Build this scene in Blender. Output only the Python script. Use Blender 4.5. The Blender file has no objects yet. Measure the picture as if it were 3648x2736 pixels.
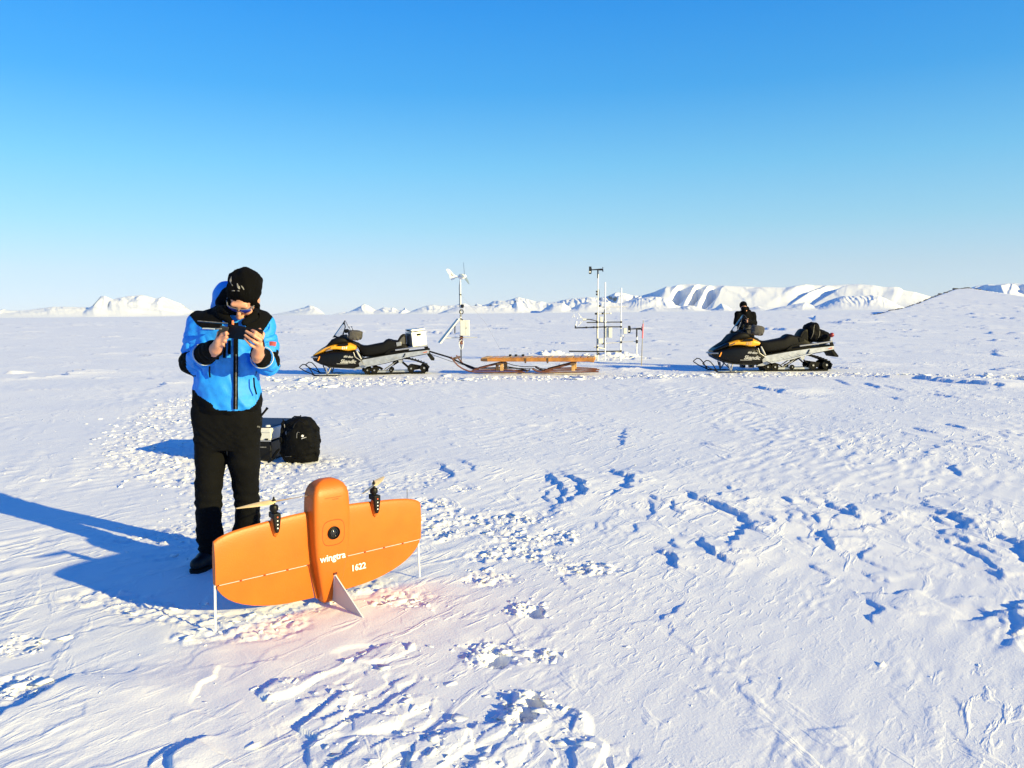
import bpy, bmesh, math, random
import numpy as np
from mathutils import Vector, Matrix

random.seed(7)
rng = np.random.default_rng(11)
scn = bpy.context.scene
col = scn.collection

# ------------------------------------------------------------------ camera
EYE = 1.5
PITCH = math.radians(5.073)          # looking slightly down
ROLL = math.radians(0.53)            # horizon climbs a little to the right
FPX, CPX, CPY = 2850.0, 1824.0, 1368.0
cam_data = bpy.data.cameras.new('camera')
cam_data.sensor_width = 36.0
cam_data.lens = 36.0 * FPX / 3648.0
cam_data.clip_start = 0.05
cam_data.clip_end = 90000.0
cam = bpy.data.objects.new('camera', cam_data)
col.objects.link(cam)
_fw = Vector((0, math.cos(PITCH), -math.sin(PITCH)))
_up0 = Vector((0, math.sin(PITCH), math.cos(PITCH)))
_rt0 = Vector((1, 0, 0))
_cr, _sr = math.cos(ROLL), math.sin(ROLL)
RT = _cr * _rt0 - _sr * _up0
UP = _cr * _up0 + _sr * _rt0
FW = _fw
cam.matrix_world = Matrix(((RT.x, UP.x, -FW.x, 0), (RT.y, UP.y, -FW.y, 0), (RT.z, UP.z, -FW.z, EYE), (0, 0, 0, 1)))
scn.camera = cam

# ------------------------------------------------------------------ sun and sky
SUN = Vector((0.798, -0.537, 0.276)).normalized()       # towards the sun: behind the photographer, to the right, low
SUN_EL = math.asin(SUN.z)
SUN_AZ = math.atan2(SUN.x, SUN.y)                         # clockwise from +Y
world = bpy.data.worlds.new('World')
scn.world = world
world.use_nodes = True
wn, wl = world.node_tree.nodes, world.node_tree.links
wn.clear()
w_out = wn.new('ShaderNodeOutputWorld')
w_bg = wn.new('ShaderNodeBackground')
w_bg.inputs['Strength'].default_value = SKY_STRENGTH = 0.098
w_sky = wn.new('ShaderNodeTexSky')
w_sky.sky_type = 'NISHITA'
w_sky.sun_disc = False
w_sky.sun_elevation = SUN_EL
w_sky.sun_rotation = SUN_AZ
w_sky.altitude = 300.0
w_sky.air_density = 1.0
w_sky.dust_density = 0.0
w_sky.ozone_density = 3.0
# clear polar air: the hue deepens steadily from the pale horizon to the zenith, the same all the way round
w_tc = wn.new('ShaderNodeTexCoord')
w_sep = wn.new('ShaderNodeSeparateXYZ')
w_ramp = wn.new('ShaderNodeValToRGB')
w_mul = wn.new('ShaderNodeMix'); w_mul.data_type = 'RGBA'; w_mul.blend_type = 'MULTIPLY'
w_mul.inputs[0].default_value = 1.0
SKY_STOPS = [(0.0, (.60, .70, 1.2)), (.017, (.61, .72, 1.18)), (.052, (.68, .725, .985)), (.105, (.68, .85, .95)),
             (.174, (.54, .95, 1.06)), (.259, (.30, .88, 1.17)), (.342, (.21, .90, 1.36)), (.5, (.20, .74, 1.42)),
             (.707, (.22, .70, 1.55)), (1.0, (.22, .72, 1.7))]
# hue of the clear sky by height alone, evening out the strong brightness swing round the compass of the computed sky
SKY_EVEN = [(0.0, (.82, .87, .93)), (.017, (.77, .86, .935)), (.052, (.64, .82, .945)), (.105, (.39, .74, .955)),
            (.174, (.215, .61, .955)), (.259, (.075, .43, .93)), (.342, (.035, .33, .88)), (.5, (.02, .19, .68)),
            (.707, (.018, .12, .51)), (1.0, (.013, .085, .43))]
w_ramp2 = wn.new('ShaderNodeValToRGB')
w_gain = wn.new('ShaderNodeMix'); w_gain.data_type = 'RGBA'; w_gain.blend_type = 'MULTIPLY'; w_gain.inputs[0].default_value = 1.0
w_gain.inputs[7].default_value = (5.45, 5.45, 5.45, 1)       # picture values back to sky units
w_even = wn.new('ShaderNodeMix'); w_even.data_type = 'RGBA'; w_even.inputs[0].default_value = 0.6
for rp_, st_ in ((w_ramp, SKY_STOPS), (w_ramp2, SKY_EVEN)):
    el = rp_.color_ramp.elements
    while len(el) < len(st_): el.new(0.5)
    for e, (p, c) in zip(el, st_):
        e.position = p; e.color = (*c, 1)
wl.new(w_tc.outputs['Generated'], w_sep.inputs[0])
wl.new(w_sep.outputs['Z'], w_ramp.inputs[0]); wl.new(w_sep.outputs['Z'], w_ramp2.inputs[0])
wl.new(w_sky.outputs[0], w_mul.inputs[6]); wl.new(w_ramp.outputs[0], w_mul.inputs[7])
wl.new(w_ramp2.outputs[0], w_gain.inputs[6])
wl.new(w_mul.outputs[2], w_even.inputs[6]); wl.new(w_gain.outputs[2], w_even.inputs[7])
wl.new(w_even.outputs[2], w_bg.inputs['Color'])
wl.new(w_bg.outputs[0], w_out.inputs[0])

sun_data = bpy.data.lights.new('sun', 'SUN')
sun_data.energy = 5.0
sun_data.angle = math.radians(0.53)
sun_data.color = (1.0, 0.82, 0.345)
sun = bpy.data.objects.new('sun', sun_data)
sun.rotation_euler = SUN.to_track_quat('Z', 'Y').to_euler()
sun.location = (30, -20, 12)
col.objects.link(sun)

scn.view_settings.view_transform = 'Standard'
scn.view_settings.look = 'None'
scn.view_settings.gamma = 1.0
scn.view_settings.exposure = 0.88
scn.cycles.max_bounces = 8
scn.cycles.transparent_max_bounces = 12
scn.cycles.use_denoising = True
# ------------------------------------------------------------------ helpers
def ray(px, py):
    """unit-depth ray through a point of the photograph (3648 x 2736)"""
    return FW + RT * ((px - CPX) / FPX) - UP * ((py - CPY) / FPX)

def gnd(px, py, z=0.0):
    d = ray(px, py); t = (z - EYE) / d.z
    return Vector((d.x * t, d.y * t, z))

def at(px, py, Y):
    d = ray(px, py); t = Y / d.y
    return Vector((d.x * t, Y, EYE + d.z * t))

def _hash(ix, iy, seed):
    h = (ix.astype(np.int64) * 374761393 + iy.astype(np.int64) * 668265263 + seed * 974634653) & 0xffffffff
    h = ((h ^ (h >> 13)) * 1274126177) & 0xffffffff
    h = ((h ^ (h >> 16)) * 2246822519) & 0xffffffff
    return h ^ (h >> 15)

def hash01(ix, iy, seed):
    return (_hash(ix, iy, seed) & 0xffffff).astype(np.float32) / 16777216.0

def noise2(x, y, seed=0):
    """gradient noise, about -1 .. 1"""
    x = np.asarray(x, np.float64); y = np.asarray(y, np.float64)
    x0 = np.floor(x); y0 = np.floor(y)
    fx = (x - x0).astype(np.float32); fy = (y - y0).astype(np.float32)
    ix = x0.astype(np.int64); iy = y0.astype(np.int64)
    u = fx * fx * fx * (fx * (fx * 6 - 15) + 10); v = fy * fy * fy * (fy * (fy * 6 - 15) + 10)
    def g(dx, dy):
        a = hash01(ix + dx, iy + dy, seed) * np.float32(2 * math.pi)
        return np.cos(a) * (fx - dx) + np.sin(a) * (fy - dy)
    a = g(0, 0); b = g(1, 0); c = g(0, 1); d = g(1, 1)
    return (a + u * (b - a) + v * (c - a + u * (a - b - c + d))) * np.float32(1.5)

def fbm(x, y, seed=0, octaves=4, gain=0.5, lac=2.03):
    s = 0; amp = 1.0; f = 1.0
    for k in range(octaves):
        s = s + amp * noise2(x * f + 17.3 * k, y * f - 9.1 * k, seed + k); amp *= gain; f *= lac
    return s

def noise3(p, seed=0):
    """cheap 3-D noise from three 2-D slices"""
    x, y, z = p[..., 0], p[..., 1], p[..., 2]
    return (noise2(x + 0.37 * z, y + 0.21 * z, seed) + noise2(y + 0.31 * x + 5, z + 0.19 * x, seed + 1) + noise2(z + 0.29 * y + 9, x + 0.23 * y, seed + 2)) / 1.7

def sstep(a, b, x):
    t = np.clip((x - a) / (b - a), 0, 1)
    return t * t * (3 - 2 * t)

def worley(x, y, seed, jit=0.9):
    """returns nearest distance, second distance, cell hash inputs, offset to the nearest point"""
    x0 = np.floor(x); y0 = np.floor(y)
    d1 = np.full(x.shape, 9.0, np.float32); d2 = d1.copy()
    cx = np.zeros(x.shape, np.int64); cy = cx.copy()
    ox = np.zeros(x.shape, np.float32); oy = ox.copy()
    for dx in (-1, 0, 1):
        for dy in (-1, 0, 1):
            ix = (x0 + dx).astype(np.int64); iy = (y0 + dy).astype(np.int64)
            px = ix + 0.5 + (hash01(ix, iy, seed) - 0.5) * jit; py = iy + 0.5 + (hash01(ix, iy, seed + 5) - 0.5) * jit
            ex = (x - px).astype(np.float32); ey = (y - py).astype(np.float32); d = np.sqrt(ex * ex + ey * ey)
            near = d < d1
            d2 = np.where(near, d1, np.minimum(d2, d))
            d1 = np.where(near, d, d1); cx = np.where(near, ix, cx); cy = np.where(near, iy, cy)
            ox = np.where(near, ex, ox); oy = np.where(near, ey, oy)
    return d1, d2, cx, cy, ox, oy

# ---- materials
def mat(name, color, rough=0.6, metal=0.0, spec=0.5, noise=0.0, scale=20.0, bump=0.0, bscale=60.0, coat=0.0, color2=None):
    m = bpy.data.materials.new(name); m.use_nodes = True
    nt = m.node_tree; b = nt.nodes['Principled BSDF']
    b.inputs['Base Color'].default_value = (*color, 1); b.inputs['Roughness'].default_value = rough
    b.inputs['Metallic'].default_value = metal; b.inputs['Specular IOR Level'].default_value = spec
    if coat: b.inputs['Coat Weight'].default_value = coat; b.inputs['Coat Roughness'].default_value = 0.08
    if noise or bump or color2:
        tc = nt.nodes.new('ShaderNodeTexCoord')
        if noise or color2:
            n = nt.nodes.new('ShaderNodeTexNoise'); n.inputs['Scale'].default_value = scale; n.inputs['Detail'].default_value = 6
            r = nt.nodes.new('ShaderNodeValToRGB'); e = r.color_ramp.elements
            e[0].position = .35; e[1].position = .68
            c2 = color2 or tuple(min(1, c * (1 + noise)) for c in color); c1 = color if color2 else tuple(c * (1 - noise) for c in color)
            e[0].color = (*c1, 1); e[1].color = (*c2, 1)
            nt.links.new(tc.outputs['Object'], n.inputs['Vector']); nt.links.new(n.outputs['Fac'], r.inputs[0]); nt.links.new(r.outputs[0], b.inputs['Base Color'])
        if bump:
            n2 = nt.nodes.new('ShaderNodeTexNoise'); n2.inputs['Scale'].default_value = bscale; n2.inputs['Detail'].default_value = 5
            bp = nt.nodes.new('ShaderNodeBump'); bp.inputs['Strength'].default_value = bump; bp.inputs['Distance'].default_value = 0.01
            nt.links.new(tc.outputs['Object'], n2.inputs['Vector']); nt.links.new(n2.outputs['Fac'], bp.inputs['Height']); nt.links.new(bp.outputs[0], b.inputs['Normal'])
    return m

# ---- objects
def tag(o, label=None, cat=None, group=None, kind=None):
    if label: o['label'] = label
    if cat: o['category'] = cat
    if group: o['group'] = group
    if kind: o['kind'] = kind
    return o

def thing(name, label, cat, loc, rotz=0.0, group=None):
    o = bpy.data.objects.new(name, None); col.objects.link(o)
    o.location = loc; o.rotation_euler = (0, 0, rotz); o.empty_display_size = 0.2
    return tag(o, label, cat, group)

def link(name, me, mats=None, parent=None, smooth=None):
    o = bpy.data.objects.new(name, me); col.objects.link(o)
    if mats is not None:
        for m in (mats if isinstance(mats, (list, tuple)) else [mats]): me.materials.append(m)
    if parent is not None: o.parent = parent
    if smooth is not None and len(me.polygons):
        me.polygons.foreach_set('use_smooth', [True] * len(me.polygons))
        if smooth < 179: me.set_sharp_from_angle(angle=math.radians(smooth))
    return o

class MB:
    """collects shapes, then links them as ONE mesh object"""
    def __init__(s): s.v = []; s.f = []; s.mi = []; s.cm = 0
    def add(s, vs, fs):
        o = len(s.v); s.v += [tuple(v) for v in vs]
        for f in fs: s.f.append(tuple(i + o for i in f)); s.mi.append(s.cm)
        return s
    def box(s, c, size, M=None):
        hx, hy, hz = size[0] / 2, size[1] / 2, size[2] / 2
        vs = [Vector((x, y, z)) for x in (-hx, hx) for y in (-hy, hy) for z in (-hz, hz)]
        if M is not None: vs = [M @ v for v in vs]
        vs = [v + Vector(c) for v in vs]
        return s.add(vs, [(0, 1, 3, 2), (4, 6, 7, 5), (0, 4, 5, 1), (2, 3, 7, 6), (0, 2, 6, 4), (1, 5, 7, 3)])
    def tube(s, path, r, n=8, closed=False, flat=1.0, upv=None, caps=True):
        P = [Vector(p) for p in path]; N = len(P)
        R = list(r) if isinstance(r, (list, tuple)) else [r] * N
        prev = None; rings = []
        for i, p in enumerate(P):
            a = P[(i - 1) % N] if (closed or i > 0) else p; b = P[(i + 1) % N] if (closed or i < N - 1) else p
            t = (b - a).normalized()
            if upv is not None: x = Vector(upv) - t * t.dot(Vector(upv))
            elif prev is None:
                h = Vector((0, 0, 1)) if abs(t.z) < 0.9 else Vector((1, 0, 0)); x = h - t * t.dot(h)
            else: x = prev - t * t.dot(prev)
            if x.length < 1e-6: x = t.orthogonal()
            x.normalize(); prev = x; y = t.cross(x)
            rings.append([p + (x * math.cos(2 * math.pi * k / n) * flat + y * math.sin(2 * math.pi * k / n)) * R[i] for k in range(n)])
        return s.rings(rings, closed, caps)
    def rings(s, rings, closed=False, caps=True):
        n = len(rings[0]); vs = [v for r in rings for v in r]; fs = []
        m = len(rings)
        for i in range(m if closed else m - 1):
            j = (i + 1) % m
            for k in range(n):
                l = (k + 1) % n
                fs.append((i * n + k, i * n + l, j * n + l, j * n + k))
        if caps and not closed:
            fs.append(tuple(range(n - 1, -1, -1))); fs.append(tuple((m - 1) * n + k for k in range(n)))
        return s.add(vs, fs)
    def prism(s, poly, d0, d1, fn):
        """poly: 2-D outline; fn(a, b, d) -> 3-D point; extruded from d0 to d1"""
        n = len(poly)
        vs = [fn(a, b, d0) for a, b in poly] + [fn(a, b, d1) for a, b in poly]
        fs = [tuple(range(n - 1, -1, -1)), tuple(range(n, 2 * n))] + [(k, (k + 1) % n, n + (k + 1) % n, n + k) for k in range(n)]
        return s.add(vs, fs)
    def lathe(s, prof, M, n=16):
        """prof: (radius, height) pairs along the local z of matrix M"""
        rings = [[M @ Vector((r * math.cos(2 * math.pi * k / n), r * math.sin(2 * math.pi * k / n), h)) for k in range(n)] for r, h in prof]
        return s.rings(rings)
    def build(s, name, mats, parent=None, smooth=40, bevel=0.0, off=None):
        me = bpy.data.meshes.new(name)
        vs = s.v if off is None else [(v[0] - off[0], v[1] - off[1], v[2] - off[2]) for v in s.v]
        me.from_pydata(vs, [], s.f)
        bm = bmesh.new(); bm.from_mesh(me)
        bmesh.ops.recalc_face_normals(bm, faces=bm.faces); bm.to_mesh(me); bm.free()
        me.polygons.foreach_set('material_index', s.mi)
        o = link(name, me, mats, parent, smooth)
        if bevel:
            b = o.modifiers.new('bevel', 'BEVEL'); b.width = bevel; b.segments = 2; b.limit_method = 'ANGLE'; b.angle_limit = math.radians(40)
        return o

def axisM(p, d):
    """matrix with local z along d at p"""
    q = Vector(d).to_track_quat('Z', 'Y')
    return Matrix.Translation(Vector(p)) @ q.to_matrix().to_4x4()

def text_mesh(name, body, size, M, m, parent, shear=0.0, depth=0.0015, bold=0.0, spacing=1.0, align='CENTER'):
    cu = bpy.data.curves.new(name, 'FONT'); cu.body = body; cu.size = size; cu.shear = shear
    cu.extrude = depth; cu.offset = bold; cu.space_character = spacing; cu.align_x = align; cu.align_y = 'CENTER'; cu.resolution_u = 3
    t = bpy.data.objects.new(name, cu); col.objects.link(t)
    dg = bpy.context.evaluated_depsgraph_get(); dg.update()
    me = bpy.data.meshes.new_from_object(t.evaluated_get(dg)); me.name = name
    bpy.data.objects.remove(t); bpy.data.curves.remove(cu)
    me.transform(M); me.materials.clear()
    return link(name, me, m, parent)

# ---- implicit surfaces for cloth, skin and soft bags
class Field:
    def __init__(s, lo, hi, h):
        s.lo = np.array(lo, float); s.h = h
        s.n = np.ceil((np.array(hi, float) - s.lo) / h).astype(int) + 1
        s.f = np.full(tuple(s.n), 1.0, np.float32)
    def _win(s, a, b, pad):
        i0 = np.maximum(((np.array(a) - pad - s.lo) / s.h).astype(int), 0)
        i1 = np.minimum(np.ceil((np.array(b) + pad - s.lo) / s.h).astype(int) + 1, s.n)
        sl = tuple(slice(i0[k], max(i1[k], i0[k])) for k in range(3))
        ax = [(s.lo[k] + s.h * np.arange(sl[k].start, sl[k].stop)).astype(np.float32) for k in range(3)]
        X, Y, Z = np.meshgrid(*ax, indexing='ij')
        return sl, X, Y, Z
    def _join(s, sl, d, k, mode):
        a = s.f[sl]
        if mode == 'sub': s.f[sl] = np.maximum(a, -d); return
        if k <= 0: s.f[sl] = np.minimum(a, d); return
        h = np.clip(0.5 + 0.5 * (a - d) / k, 0, 1)
        s.f[sl] = a + (d - a) * h - k * h * (1 - h)
    def cone(s, a, b, ra, rb, k=0.02, mode='add', sy=1.0):
        a = np.array(a, float); b = np.array(b, float); r = max(ra, rb)
        lo = np.minimum(a, b) - r * max(1, 1); hi = np.maximum(a, b) + r
        sl, X, Y, Z = s._win(lo, hi, k + 3 * s.h)
        if X.size == 0: return s
        d = b - a; L2 = max(float(d @ d), 1e-9)
        t = np.clip(((X - a[0]) * d[0] + (Y - a[1]) * d[1] + (Z - a[2]) * d[2]) / L2, 0, 1)
        q = np.sqrt((X - a[0] - t * d[0]) ** 2 + ((Y - a[1] - t * d[1]) / sy) ** 2 + (Z - a[2] - t * d[2]) ** 2) - (ra + (rb - ra) * t)
        s._join(sl, q, k, mode); return s
    def chain(s, pts, rad, k=0.02, sy=1.0):
        for i in range(len(pts) - 1): s.cone(pts[i], pts[i + 1], rad[i], rad[i + 1], k, 'add', sy)
        return s
    def ell(s, c, r, R=None, k=0.02, mode='add', p=2.0):
        c = np.array(c, float); r = np.array(r, float); m = float(r.max())
        sl, X, Y, Z = s._win(c - m, c + m, k + 3 * s.h)
        if X.size == 0: return s
        D = np.stack([X - c[0], Y - c[1], Z - c[2]], -1)
        if R is not None: D = D @ np.array(R, np.float32)            # columns of R are the ellipsoid's axes
        if p == 2.0: q = (np.sqrt((D[..., 0] / r[0]) ** 2 + (D[..., 1] / r[1]) ** 2 + (D[..., 2] / r[2]) ** 2) - 1) * r.min()
        else: q = ((np.abs(D[..., 0] / r[0]) ** p + np.abs(D[..., 1] / r[1]) ** p + np.abs(D[..., 2] / r[2]) ** p) ** (1 / p) - 1) * r.min()
        s._join(sl, q.astype(np.float32), k, mode); return s
    def column(s, zs, cx, cy, rx, ry, k=0.02, p=2.3, mode='add'):
        """upright body of elliptical sections; zs rising"""
        zs = np.array(zs, float); sl, X, Y, Z = s._win((min(np.array(cx) - rx), min(np.array(cy) - ry), zs[0]), (max(np.array(cx) + rx), max(np.array(cy) + ry), zs[-1]), k + 3 * s.h)
        z1 = Z[0, 0, :]
        ip = lambda a: np.interp(z1, zs, a).astype(np.float32)[None, None, :]
        RX, RY = ip(rx), ip(ry)
        q = ((np.abs((X - ip(cx)) / RX) ** p + np.abs((Y - ip(cy)) / RY) ** p) ** (1 / p) - 1) * np.minimum(RX, RY)
        q = np.maximum(q, np.maximum(zs[0] - Z, Z - zs[-1]))
        s._join(sl, q.astype(np.float32), k, mode); return s
    def warp(s, fn, seed=0):
        """add a relief function of the position, only near the surface"""
        m = np.abs(s.f) < 0.03; idx = np.argwhere(m); p = s.lo + idx * s.h
        s.f[m] += fn(p).astype(np.float32); return s
    def front(s, x, z, dirn=-1):
        """y of the surface met when looking along +y (dirn -1) at x, z"""
        i = int(round((x - s.lo[0]) / s.h)); k = int(round((z - s.lo[2]) / s.h))
        c = s.f[min(max(i, 0), s.n[0] - 1), :, min(max(k, 0), s.n[2] - 1)]
        w = np.where(c < 0)[0]
        if len(w) == 0: return None
        j = w[0] if dirn < 0 else w[-1]
        j0 = j - 1 if dirn < 0 else j + 1
        if j0 < 0 or j0 >= s.n[1]: return float(s.lo[1] + j * s.h)
        t = c[j0] / (c[j0] - c[j])
        return float(s.lo[1] + (j0 + (j - j0) * t) * s.h)
    def mesh(s, name, mats, parent=None, off=(0, 0, 0), pick=None, smooth_iter=1, seed=0):
        f = s.f; nx, ny, nz = f.shape
        ins = f < 0
        cnt = np.zeros((nx - 1, ny - 1, nz - 1), np.int8)
        for dx in (0, 1):
            for dy in (0, 1):
                for dz in (0, 1): cnt += ins[dx:nx - 1 + dx, dy:ny - 1 + dy, dz:nz - 1 + dz]
        act = (cnt > 0) & (cnt < 8)
        idx = np.argwhere(act); vid = np.full(act.shape, -1, np.int64); vid[act] = np.arange(len(idx))
        acc = np.zeros((len(idx), 3)); num = np.zeros(len(idx))
        corners = [(a, b, c) for a in (0, 1) for b in (0, 1) for c in (0, 1)]
        for a in corners:
            for ax in range(3):
                if a[ax]: continue
                b = list(a); b[ax] = 1
                fa = f[idx[:, 0] + a[0], idx[:, 1] + a[1], idx[:, 2] + a[2]]; fb = f[idx[:, 0] + b[0], idx[:, 1] + b[1], idx[:, 2] + b[2]]
                x = (fa < 0) != (fb < 0)
                t = np.where(x, fa / np.where(fa == fb, 1, fa - fb), 0)
                p = np.tile(np.array(a, float), (len(idx), 1)); p[:, ax] = t
                acc[x] += p[x]; num[x] += 1
        V = s.lo + (idx + acc / num[:, None]) * s.h
        quads = []
        for ax in range(3):
            o1, o2 = [(1, 2), (2, 0), (0, 1)][ax]
            sl0 = [slice(None)] * 3; sl1 = [slice(None)] * 3
            sl0[ax] = slice(0, -1); sl1[ax] = slice(1, None)
            A = ins[tuple(sl0)]; B = ins[tuple(sl1)]
            e = np.argwhere(A != B)
            ok = (e[:, o1] > 0) & (e[:, o2] > 0) & (e[:, o1] < f.shape[o1] - 1) & (e[:, o2] < f.shape[o2] - 1); e = e[ok]
            flip = A[tuple(e.T)]
            def vv(d1, d2):
                q = e.copy(); q[:, o1] -= d1; q[:, o2] -= d2
                return vid[tuple(q.T)]
            q = np.stack([vv(1, 1), vv(0, 1), vv(0, 0), vv(1, 0)], 1)
            q[~flip] = q[~flip][:, ::-1]
            quads.append(q)
        Q = np.concatenate(quads)
        for _ in range(smooth_iter):
            S = np.zeros_like(V); C = np.zeros(len(V))
            for k in range(4):
                np.add.at(S, Q[:, k], V[Q[:, (k + 1) % 4]]); np.add.at(S, Q[:, k], V[Q[:, (k - 1) % 4]]); np.add.at(C, Q[:, k], 2)
            V = V * 0.5 + 0.5 * S / np.maximum(C, 1)[:, None]
        me = bpy.data.meshes.new(name)
        me.vertices.add(len(V)); me.vertices.foreach_set('co', (V - np.array(off)).ravel())
        me.loops.add(len(Q) * 4); me.loops.foreach_set('vertex_index', Q.ravel())
        me.polygons.add(len(Q)); me.polygons.foreach_set('loop_start', np.arange(len(Q)) * 4)
        me.update(calc_edges=True)
        o = link(name, me, mats, parent, 180)
        if pick is not None:
            me.polygons.foreach_set('material_index', pick(V[Q].mean(1)).astype(np.int32))
        return o
# ------------------------------------------------------------------ the snow plain
LX, LY = -SUN.x, -SUN.y
_l = math.hypot(LX, LY); LX /= _l; LY /= _l              # ground direction the light travels in (up-left)

def g2(px, py):
    p = gnd(px, py); return (p.x, p.y)

# wind-carved steps: outline of the step as seen, height, how far the back slope runs, raggedness
SCARPS = [
    ([(-40, 2600), (37, 2543), (94, 2509), (144, 2474), (172, 2450)], .075, .35), ([(172, 2474), (230, 2430), (275, 2400)], .025, .35),
    ([(187, 2375), (250, 2281), (287, 2250), (375, 2231), (450, 2226), (537, 2222)], .016, .4), ([(275, 2400), (340, 2407), (406, 2406), (487, 2387)], .018, .3),
    ([(600, 2760), (631, 2715), (656, 2674), (687, 2640), (731, 2632)], .055, .3), ([(540, 2725), (570, 2690), (610, 2655)], .03, .3),
    ([(1969, 1700), (2010, 1738), (2006, 1775), (1990, 1790)], .06, .5), ([(2040, 1712), (2085, 1735), (2078, 1765), (2045, 1780)], .095, .6), ([(2203, 1690), (2256, 1712), (2240, 1745), (2210, 1757)], .085, .5),
    ([(2470, 1772), (2512, 1791), (2575, 1816)], .075, .5), ([(2600, 1822), (2654, 1850), (2692, 1882)], .075, .6), ([(2690, 1884), (2645, 1892), (2610, 1932)], .055, .4),
    ([(2505, 1930), (2539, 1968), (2590, 1994)], .055, .4), ([(2375, 1960), (2400, 1980), (2398, 2006)], .06, .4), ([(2315, 1796), (2330, 1815), (2322, 1836)], .035, .3),
    ([(1570, 1664), (1604, 1680), (1600, 1702)], .06, .4), ([(1650, 1650), (1690, 1668), (1680, 1684)], .035, .3), ([(1940, 1752), (1955, 1765), (1949, 1782)], .04, .3), ([(2226, 1536), (2222, 1560), (2207, 1582)], .05, .4), ([(2180, 1795), (2250, 1815)], .02, .4),
    ([(3370, 1838), (3425, 1846), (3440, 1872), (3425, 1888), (3385, 1892)], .075, .7), ([(3600, 1935), (3648, 1968), (3700, 2010)], .065, .6), ([(3550, 2190), (3612, 2173), (3648, 2150), (3720, 2110)], .062, .6), ([(3612, 2182), (3632, 2200), (3646, 2222)], .035, .3),
    ([(2965, 1802), (3003, 1824), (3015, 1835)], .05, .4), ([(3035, 1812), (3058, 1830), (3048, 1846)], .06, .4), ([(2795, 1780), (2820, 1792)], .05, .4), ([(2915, 1920), (2955, 1890)], .045, .3), ([(2940, 1925), (2975, 1950)], .05, .3), ([(2895, 1838), (2918, 1868)], .035, .3),
    ([(2730, 1838), (2765, 1868)], .03, .3), ([(3105, 2140), (3130, 2165), (3126, 2195)], .035, .3), ([(3425, 1920), (3495, 1954), (3530, 1972)], .035, .3), ([(2840, 1825), (2885, 1860)], .025, .3), ([(3330, 1845), (3370, 1870)], .04, .3),
    ([(3320, 1770), (3390, 1762), (3450, 1772)], .03, .4), ([(2870, 1735), (2920, 1742), (2990, 1750)], .02, .4), ([(2170, 1890), (2420, 1905), (2440, 1885)], .012, .5), ([(1600, 1840), (2000, 1790)], .012, .5),
    ([(3560, 2290), (3600, 2260), (3640, 2275)], .03, .3), ([(3430, 2200), (3520, 2190)], .025, .3), ([(2360, 2195), (2400, 2175), (2430, 2150)], .03, .3), ([(2250, 2215), (2310, 2205)], .015, .3),
    ([(2540, 2390), (2610, 2382)], .012, .25), ([(2480, 2452), (2520, 2445)], .018, .25), ([(2900, 2598), (3000, 2585)], .016, .25),
    ([(3420, 2005), (3480, 2020), (3540, 2050)], .03, .4), ([(3100, 2045), (3150, 2060)], .03, .3), ([(1900, 1560), (1960, 1575)], .02, .4), ([(3270, 1530), (3330, 1545)], .05, .5), ([(3385, 1515), (3430, 1530)], .06, .5), ([(3390, 1660), (3420, 1690)], .05, .5),
    ([(2980, 1355), (3020, 1370)], .06, .6), ([(3090, 1370), (3130, 1382)], .07, .6), ([(3160, 1380), (3210, 1390)], .05, .6), ([(3330, 1405), (3400, 1418)], .06, .6), ([(3180, 1415), (3200, 1425)], .04, .6), ([(2660, 1435), (2720, 1450)], .03, .6),
    ([(774, 2395), (737, 2440), (700, 2480)], -.03, .5),
]
# broken, trodden snow: (px, py, half-width across the view in m, half-width along the view in m, strength)
TRAIL = [([(900, 1352), (1300, 1352), (1800, 1348), (2400, 1340), (2900, 1333), (3300, 1338), (3800, 1352)], .55, 1.0),
         ([(1500, 1362), (1200, 1372), (950, 1390), (780, 1410), (660, 1440), (580, 1490), (545, 1550), (560, 1610), (640, 1660), (760, 1690)], .62, .9),
         ([(640, 1650), (780, 1690), (950, 1680), (1120, 1650)], .5, .9), ([(820, 1700), (830, 1800), (880, 1880), (760, 1900), (640, 1905)], .42, .8), ([(900, 1780), (1100, 1730), (1280, 1750), (1480, 1715)], .35, .7),
         ([(340, 2130), (480, 2160), (620, 2190), (780, 2215), (960, 2195), (1100, 2165), (1250, 2110), (1340, 2085)], .13, .8), ([(700, 2260), (860, 2245), (1000, 2225)], .14, .8),
         ([(560, 1980), (640, 1960), (720, 1930)], .2, .5)]
FOOT = [(1600, 1830, .14), (1690, 1852, .16), (1560, 1868, .15), (1830, 1848, .15), (1880, 1852, .12), (1790, 1892, .15), (1850, 1922, .14), (2000, 1906, .12), (1950, 1925, .12), (1740, 1975, .16), (1830, 1965, .15), (1920, 1982, .14),
        (2060, 2020, .13), (2130, 2025, .12), (1735, 2060, .15), (1885, 2165, .10), (1440, 2140, .14), (1745, 2320, .12), (1900, 2510, .09), (1560, 1800, .12), (1640, 1745, .13), (70, 2300, .13), (50, 2450, .10), (1500, 1790, .14), (1610, 1895, .13), (1520, 1905, .14), (1930, 2330, .07), (1470, 1850, .14)]
HOLES = [(1905, 2180, .062), (1770, 2350, .068), (1905, 2500, .055), (1880, 2560, .05)]
SLABS = [(1270, 2450, .30, .22), (1240, 2560, .28, .18), (1420, 2530, .2, .15), (1600, 2640, .26, .17), (1720, 2650, .24, .16), (1950, 2590, .22, .14), (2060, 2680, .22, .14), (1580, 2720, .22, .12), (1160, 2480, .14, .14), (1330, 2330, .18, .12), (1000, 2460, .12, .10), (1330, 2690, .3, .14)]
MOUNDS = [(1950, 1268, .8, .5, .16), (2170, 1275, .9, .5, .17), (2230, 1272, .4, .4, .14), (2080, 1282, .5, .4, .12)]

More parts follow.
